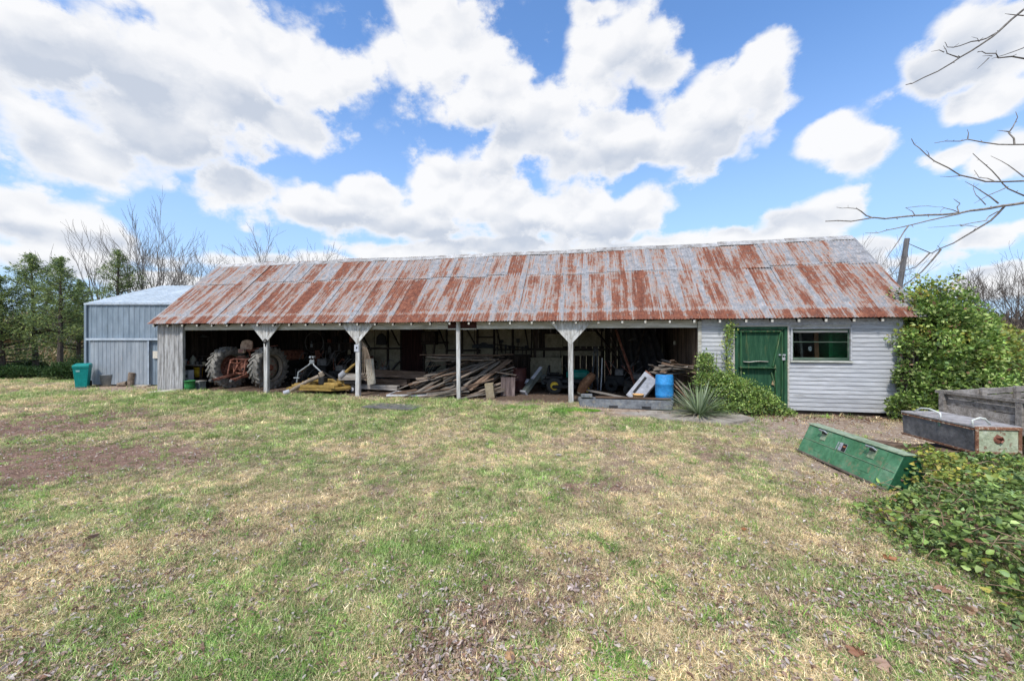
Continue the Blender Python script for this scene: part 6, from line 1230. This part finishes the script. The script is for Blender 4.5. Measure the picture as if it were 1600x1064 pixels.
for i, (pl, r, Z) in enumerate(LIMBS):
    base = i in (0, 6, 8, 10, 14, 17, 28); mm = M(); pts = [Vector(P(px, py, Z+(.35*math.sin(px*.011+i)))) for px, py in pl]
    pts = [Vector((p.x-TX, p.y-TY, p.z)) for p in pts]; rad = r/F*Z
    full = ([Vector((0, 0, max(2.0, min(7.0, pts[0].z-.3))))]+pts) if base else pts; rs = [rad*(1.0-.72*j/(len(full)-1)) for j in range(len(full))]
    if base: rs[0] = rad*2.2
    dense = []; dr_ = []
    for j in range(len(full)-1):
        for g in (0, .5): p = full[j].lerp(full[j+1], g); dense.append(p+(Vector((qq.gauss(0, .008), qq.gauss(0, .02), qq.gauss(0, .008))) if g else Vector())); dr_.append(rs[j]*(1-g)+rs[j+1]*g)
    dense.append(full[-1]); dr_.append(rs[-1]); mm.tube(dense, dr_, 6)
    for j in range(2, len(dense)-1):     # buds and spurs
        if qq.random() < .5:
            d = Vector((qq.gauss(0, 1), qq.gauss(0, .6), qq.gauss(.3, 1))).normalized(); mm.tube([dense[j], dense[j]+d*qq.uniform(.02, .07)], [dr_[j]*.6, dr_[j]*.35], 4)
    mm.build('limb' if base else 'twig', barkm if i < 10 or i in (22, 23, 34, 35) else twigm, t)

# ------------------------------------------------------------------ grass, weeds, litter
np.random.seed(17)
def tuft(nb, rad, h, w, lean, curl, seed, seg=2, flat=0.0):
    q = random.Random(seed); V = []; Fc = []; Ts = []
    for i in range(nb):
        a = q.uniform(0, 6.283); r = rad*math.sqrt(q.random()); p = Vector((r*math.cos(a), r*math.sin(a), 0)); b = q.uniform(0, 6.283); l = lean*q.uniform(.3, 1.5); d = Vector((math.cos(b)*l, math.sin(b)*l, 1)).normalized(); L = h*q.uniform(.5, 1.25)
        if q.random() < flat: d = Vector((math.cos(b), math.sin(b), q.uniform(.05, .3))).normalized(); p.z = q.uniform(0, .02)
        s = Vector((-math.sin(b+q.uniform(-1, 1)), math.cos(b), 0)).normalized(); tone = q.choice([.5, .75, 1.0, 1.1, 1.25, 1.45]); o = len(V)
        for k in range(seg+1):
            f = k/seg; ww = w*(1-f)**.7*q.uniform(.9, 1.1)
            if k == seg: V.append(tuple(p)); Ts.append(tone)
            else: V += [tuple(p-s*ww/2), tuple(p+s*ww/2)]; Ts += [tone, tone]
            p = p+d*L/seg; d = (d+Vector((math.cos(b)*curl, math.sin(b)*curl, -curl*.6))).normalized()
        for k in range(seg-1): Fc.append((o+2*k, o+2*k+1, o+2*k+3, o+2*k+2))
        Fc.append((o+2*seg-2, o+2*seg-1, o+2*seg))
    me = bpy.data.meshes.new('tuft'); me.from_pydata(V, [], Fc); a = me.color_attributes.new('tone', 'FLOAT_COLOR', 'POINT'); c = np.ones((len(V), 4), np.float32); c[:, :3] = np.array(Ts)[:, None]; a.data.foreach_set('color', c.ravel()); me.update(); return me
gm, nt, b = new_mat('grass_blade', .75, 0, .15)
a1 = nn(nt, 'ShaderNodeAttribute'); a1.attribute_name = 'tint'; a1.attribute_type = 'INSTANCER'; a2 = nn(nt, 'ShaderNodeAttribute'); a2.attribute_name = 'tone'
c = mixc(nt, 1.0, a1.outputs['Color'], a2.outputs['Color'], 'MULTIPLY'); lk(nt, c, b.inputs['Base Color']); tl = nn(nt, 'ShaderNodeBsdfTranslucent'); lk(nt, c, tl.inputs[0]); ms = nn(nt, 'ShaderNodeMixShader'); ms.inputs[0].default_value = .3; lk(nt, b.outputs[0], ms.inputs[1]); lk(nt, tl.outputs[0], ms.inputs[2]); lk(nt, ms.outputs[0], nt.nodes['Material Output'].inputs[0])
pcol = bpy.data.collections.new('tufts')
def proto(me, i, nm):
    o = bpy.data.objects.new(f'{nm}', me); me.materials.append(gm); return o
protos = [tuft(24, .055, .044, .0040, .6, .4, 1), tuft(24, .06, .042, .0038, 1.0, .5, 2, flat=.4), tuft(22, .065, .042, .0038, 1.2, .4, 3, flat=.8), tuft(22, .05, .055, .0042, .45, .45, 4), tuft(13, .035, .07, .0075, .9, .9, 5, 3), tuft(12, .04, .055, .009, 1.1, 1.0, 6, 3)]
def leafmesh(seed, L=.05):
    q = random.Random(seed); n = 5; V = []; Fc = []
    for i in range(n):
        f = i/(n-1); w = L*.23*math.sin(math.pi*min(.98, f*.9+.06))*q.uniform(.8, 1.25); z = L*.25*math.sin(f*3.1)*q.uniform(.4, 1.4); x = L*(f-.5); cu = L*q.uniform(.05, .22)
        V += [(x, -w, z+cu), (x+q.uniform(-.003, .003), 0, z), (x, w, z+cu*q.uniform(.2, 1.4))]
    for i in range(n-1):
        for j in range(2): Fc.append((3*i+j, 3*i+j+1, 3*i+j+4, 3*i+j+3))
    me = bpy.data.meshes.new('dry_leaf'); me.from_pydata(V, [], Fc); a = me.color_attributes.new('tone', 'FLOAT_COLOR', 'POINT'); c = np.ones((len(V), 4), np.float32); c[:, :3] = np.random.uniform(.8, 1.15, (len(V), 1)); a.data.foreach_set('color', c.ravel()); me.update(); return me
protos += [leafmesh(11), leafmesh(12), leafmesh(13)]
for i, me in enumerate(protos):
    o = proto(me, i, 'tuft%02d' % i); pcol.objects.link(o)
def scatter(name, X, Y, Z, idx_, rot, scl_, tint):
    n = len(X); me = bpy.data.meshes.new(name); me.vertices.add(n); me.vertices.foreach_set('co', np.stack([X, Y, Z], 1).astype(np.float32).ravel())
    for nm, ty, data, key in (('idx', 'INT', idx_.astype(np.int32), 'value'), ('rot', 'FLOAT_VECTOR', rot.astype(np.float32), 'vector'), ('scl', 'FLOAT', scl_.astype(np.float32), 'value')):
        a = me.attributes.new(nm, ty, 'POINT'); a.data.foreach_set(key, data.ravel())
    a = me.attributes.new('tint', 'FLOAT_COLOR', 'POINT'); c = np.ones((n, 4), np.float32); c[:, :3] = tint; a.data.foreach_set('color', c.ravel()); me.update()
    o = bpy.data.objects.new(name, me); COL.objects.link(o); o['kind'] = 'stuff'
    ng = bpy.data.node_groups.get('scatter')
    if ng is None:
        ng = bpy.data.node_groups.new('scatter', 'GeometryNodeTree'); ng.interface.new_socket('Geometry', in_out='INPUT', socket_type='NodeSocketGeometry'); ng.interface.new_socket('Geometry', in_out='OUTPUT', socket_type='NodeSocketGeometry')
        gi = ng.nodes.new('NodeGroupInput'); go = ng.nodes.new('NodeGroupOutput'); ip = ng.nodes.new('GeometryNodeInstanceOnPoints'); ci = ng.nodes.new('GeometryNodeCollectionInfo')
        ci.inputs['Collection'].default_value = pcol; ci.inputs['Separate Children'].default_value = True; ci.inputs['Reset Children'].default_value = True
        def na_(nm, ty): k = ng.nodes.new('GeometryNodeInputNamedAttribute'); k.data_type = ty; k.inputs['Name'].default_value = nm; return k.outputs['Attribute']
        ng.links.new(gi.outputs[0], ip.inputs['Points']); ng.links.new(ci.outputs[0], ip.inputs['Instance']); ip.inputs['Pick Instance'].default_value = True
        ng.links.new(na_('idx', 'INT'), ip.inputs['Instance Index']); e2r = ng.nodes.new('FunctionNodeEulerToRotation'); ng.links.new(na_('rot', 'FLOAT_VECTOR'), e2r.inputs[0]); ng.links.new(e2r.outputs[0], ip.inputs['Rotation']); ng.links.new(na_('scl', 'FLOAT'), ip.inputs['Scale']); ng.links.new(ip.outputs[0], go.inputs[0])
    md = o.modifiers.new('scatter', 'NODES'); md.node_group = ng; return o
def spread(N, z0=1.95, z1=26, power=1.9, margin=1.08):
    """places on the ground, denser near the camera"""
    r = np.random.rand(N); Y = (z0**(2-power)+(z1**(2-power)-z0**(2-power))*r)**(1/(2-power)); X = np.random.uniform(-1, 1, N)*(Y*1.286*margin+.3); return X, Y
X, Y = spread(150000); fl = fields(X, Y); u, v = toshed(X, Y); rn = np.random.rand(len(X))
onbarn = (Y > BY-.3) & (X > BX0-.2); onconc = (u > -4.3) & (u < -1.3) & (v > -1.7) & (v < -.4)
dens = 1-.93*fl['d']; dens *= 1-.58*fl['b']; dens = np.where(fl['in'] > .3, 0, dens); dens = np.where(onbarn | onconc, dens*.03, dens); dens *= 1-.5*fl['l']; keep = rn < dens
X, Y, u, v = X[keep], Y[keep], u[keep], v[keep]; fl = {k: a[keep] for k, a in fl.items()}; n = len(X)
gr = np.clip(fl['g']+fl['v'], 0, 1); isg = np.random.rand(n) < np.clip(gr*.85+.10, 0, 1); vivid = (np.random.rand(n) < fl['v']*.45) | (np.random.rand(n) < .05*sstep(fbm(X*1.7+3, Y*1.7, 3), .42, .65))
STR = np.array([(.76, .61, .36), (.67, .53, .32), (.88, .74, .49), (.57, .44, .26), (.72, .62, .36)]); GRN = np.array([(.23, .34, .09), (.29, .41, .12), (.38, .48, .17), (.19, .30, .09), (.44, .50, .23)]); VIV = np.array([(.20, .38, .07), (.27, .45, .09), (.17, .32, .08)]); BR = np.array([(.36, .25, .18), (.44, .32, .24), (.30, .21, .16)])
ri = lambda A: A[np.random.randint(0, len(A), n)]
tint = np.where(isg[:, None], ri(GRN), ri(STR)); isb = (~isg) & (np.random.rand(n) < fl['b']*1.15+fl['l']*.3+.05); tint = np.where(isb[:, None], ri(BR), tint); tint = np.where(vivid[:, None], ri(VIV), tint); tint = tint*np.exp(np.random.randn(n, 1)*.24+(fbm(X*5, Y*5, 3)[:, None]-.5)*.75)
idx_ = np.where(isg, np.random.choice([0, 3, 0, 1], n), np.random.choice([1, 2, 2, 0], n)); idx_ = np.where(vivid, np.random.choice([4, 5, 3], n), idx_)
sc_ = np.random.uniform(.75, 1.3, n)*np.clip(Y/6, 1, 2.2)*np.where(isb, .7, 1)*np.where(vivid, np.clip(1.3-Y*.02, .5, 1.3), 1)
sc_ = np.where((v > -.5) & (v < .3), sc_*1.1, sc_)
rot = np.stack([np.random.randn(n)*.12, np.random.randn(n)*.12, np.random.uniform(0, 6.283, n)], 1)
scatter('grass', X, Y, gz(X, Y)-.002, idx_, rot, sc_, tint)
# litter
X, Y = spread(110000, 1.95, 16, 1.6); fl = fields(X, Y); rn = np.random.rand(len(X)); u, v = toshed(X, Y)
wallb = sstep(v, -.9, -.3)*(u > -1.5)*(u < 4)
p = .12+.34*sstep(Y, 5.4, 2.8)+.80*fl['l']+.22*fl['b']+1.0*wallb; p = p*(.35+.65*sstep(fbm(X*2.2, Y*2.2, 3), .35, .6)); p = np.where((Y > BY-.3) & (X > BX0), 0, p); p = np.where(fl['in'] > .5, .10, p); keep = rn < p; X, Y, u, v = X[keep], Y[keep], u[keep], v[keep]; n = len(X)
PAL = np.array([(.56, .46, .41), (.46, .36, .31), (.66, .58, .54), (.34, .23, .18), (.28, .17, .12), (.52, .38, .28)]); RED = np.array([(.22, .10, .06), (.28, .15, .09), (.17, .09, .06)])
tint = ri(PAL); wl = (v > -1.3) & (np.random.rand(n) < .75); tint = np.where(wl[:, None], ri(RED), tint); tint *= np.exp(np.random.randn(n, 1)*.15)
rot = np.stack([np.random.randn(n)*.45, np.random.randn(n)*.45, np.random.uniform(0, 6.283, n)], 1)
scatter('leaf_litter', X, Y, gz(X, Y)+np.random.uniform(.008, .035, n), np.random.randint(6, 9, n), rot, np.random.uniform(.28, .95, n)*np.where(Y > 7, 1.3, 1), tint)
# moss patches
for i, (px, py, rx, ry) in enumerate(((895, 646, 44, 3.2), (812, 642, 18, 2.6))):
    x0, y0 = G(px, py); k = 24; mm = M(); vs = [(0, 0, .022)]
    for j in range(k): a = 2*math.pi*j/k; rj = .8+.4*rr.random(); vs.append((rx*y0/F*math.cos(a)*rj, .28*math.sin(a)*rj, -.004))
    mm.add(vs, [(0, 1+j, 1+(j+1) % k) for j in range(k)]); o = mm.build('moss', mat('bright_moss', [(.3, (.07, .17, .01)), (.6, (.13, .28, .02)), (.75, (.24, .32, .05))], 14, .95, .8, rnd=False, dist=.03), smooth=True, loc=(x0, y0, gzf(x0, y0)+.004)); o['kind'] = 'stuff'
# a few single things lying in the grass
def bigleaf(px, py, s, colr, lb, ang):
    x, y = G(px, py); a = np.array([[x, y, gzf(x, y)+.035]]); Vs = []; Fs_ = []; o = 0
    for k in range(5):
        th = ang+(k-2)*.62; V, Fc, kk = leaves(a, np.array([[math.cos(th), math.sin(th), .12]]), np.array([s*(1-.16*abs(k-2))]), np.array([.26]), .3, True); Vs.append(V); Fs_ += [f+o for f in Fc]; o += kk
    t = obj_np('fallen_leaf', mesh_np('fallen_leaf', np.concatenate(Vs), Fs_, np.repeat([colr], o, 0)), leafm); tag(t, lb, 'leaf')
for a in ((1525, 965, .10, (.55, .36, .24), 'pale tan lobed leaf on the ground below the honeysuckle mat', 2.2), (1388, 880, .08, (.42, .18, .09), 'reddish brown leaf at the left foot of the honeysuckle mat', .5), (1345, 1030, .09, (.30, .14, .08), 'dark brown curled leaf near the bottom right of the lawn', 1.5), (1480, 930, .09, (.36, .20, .13), 'brown leaf under the edge of the honeysuckle mat', 3.0), (895, 930, .08, (.50, .40, .37), 'large pinkish pale leaf on the lawn right of the centre', 1.0), (1165, 835, .05, (.36, .15, .06), 'small rusty leaf on the straw lawn below the green box', 2.0), (135, 848, .10, (.30, .20, .16), 'dark leaf cluster in the grass at the lower left', 0.3), (487, 920, .06, (.45, .38, .32), 'pale leaf in the green grass left of the centre', 1.0), (1395, 1050, .10, (.50, .34, .26), 'tan leaf at the bottom edge right of centre', 2.5), (870, 715, .10, (.55, .48, .42), 'whitish leaf on the grass before the fourth post', 1.0)): bigleaf(*a)
x, y = G(797, 1034); t = M().ico((0, 0, 0), .034, .62, .3, 4).build('tan_stone', mat('tan_stone', [(.3, (.26, .14, .06)), (.7, (.42, .26, .13))], 20, .6, .3), smooth=True, loc=(x, y, .035)); tag(t, 'rounded tan stone in the grass at the bottom centre', 'stone')
# gravel on the dirt by the white wall
n = 5200; X = np.random.uniform(3.5, 9.5, n); Y = np.random.uniform(5.0, 10, n); fl = fields(X, Y); keep = np.random.rand(n) < fl['d']*.9; X, Y = X[keep], Y[keep]; n = len(X)
base_v = np.array([(1, 0, 0), (-1, 0, 0), (0, 1, 0), (0, -1, 0), (0, 0, .7), (0, 0, -.7)]); bf = np.array([(0, 2, 4), (2, 1, 4), (1, 3, 4), (3, 0, 4)])
s_ = np.random.uniform(.006, .017, n)[:, None, None]; V = (base_v[None]*(1+.3*np.random.randn(n, 6, 1))*s_+np.stack([X, Y, gz(X, Y)+.003], 1)[:, None]).reshape(-1, 3); Fc = (np.arange(n)[:, None, None]*6+bf[None]).reshape(-1, 3)
o = obj_np('gravel', mesh_np('gravel', V, [Fc], np.repeat(col_leaf(n, [(.34, .28, .23), (.24, .18, .14), (.46, .42, .38), (.30, .20, .14)], .2), 6, 0)), colmat('stone_chip', .9)); o['kind'] = 'stuff'
# unused data away
print('objects', len(bpy.data.objects))
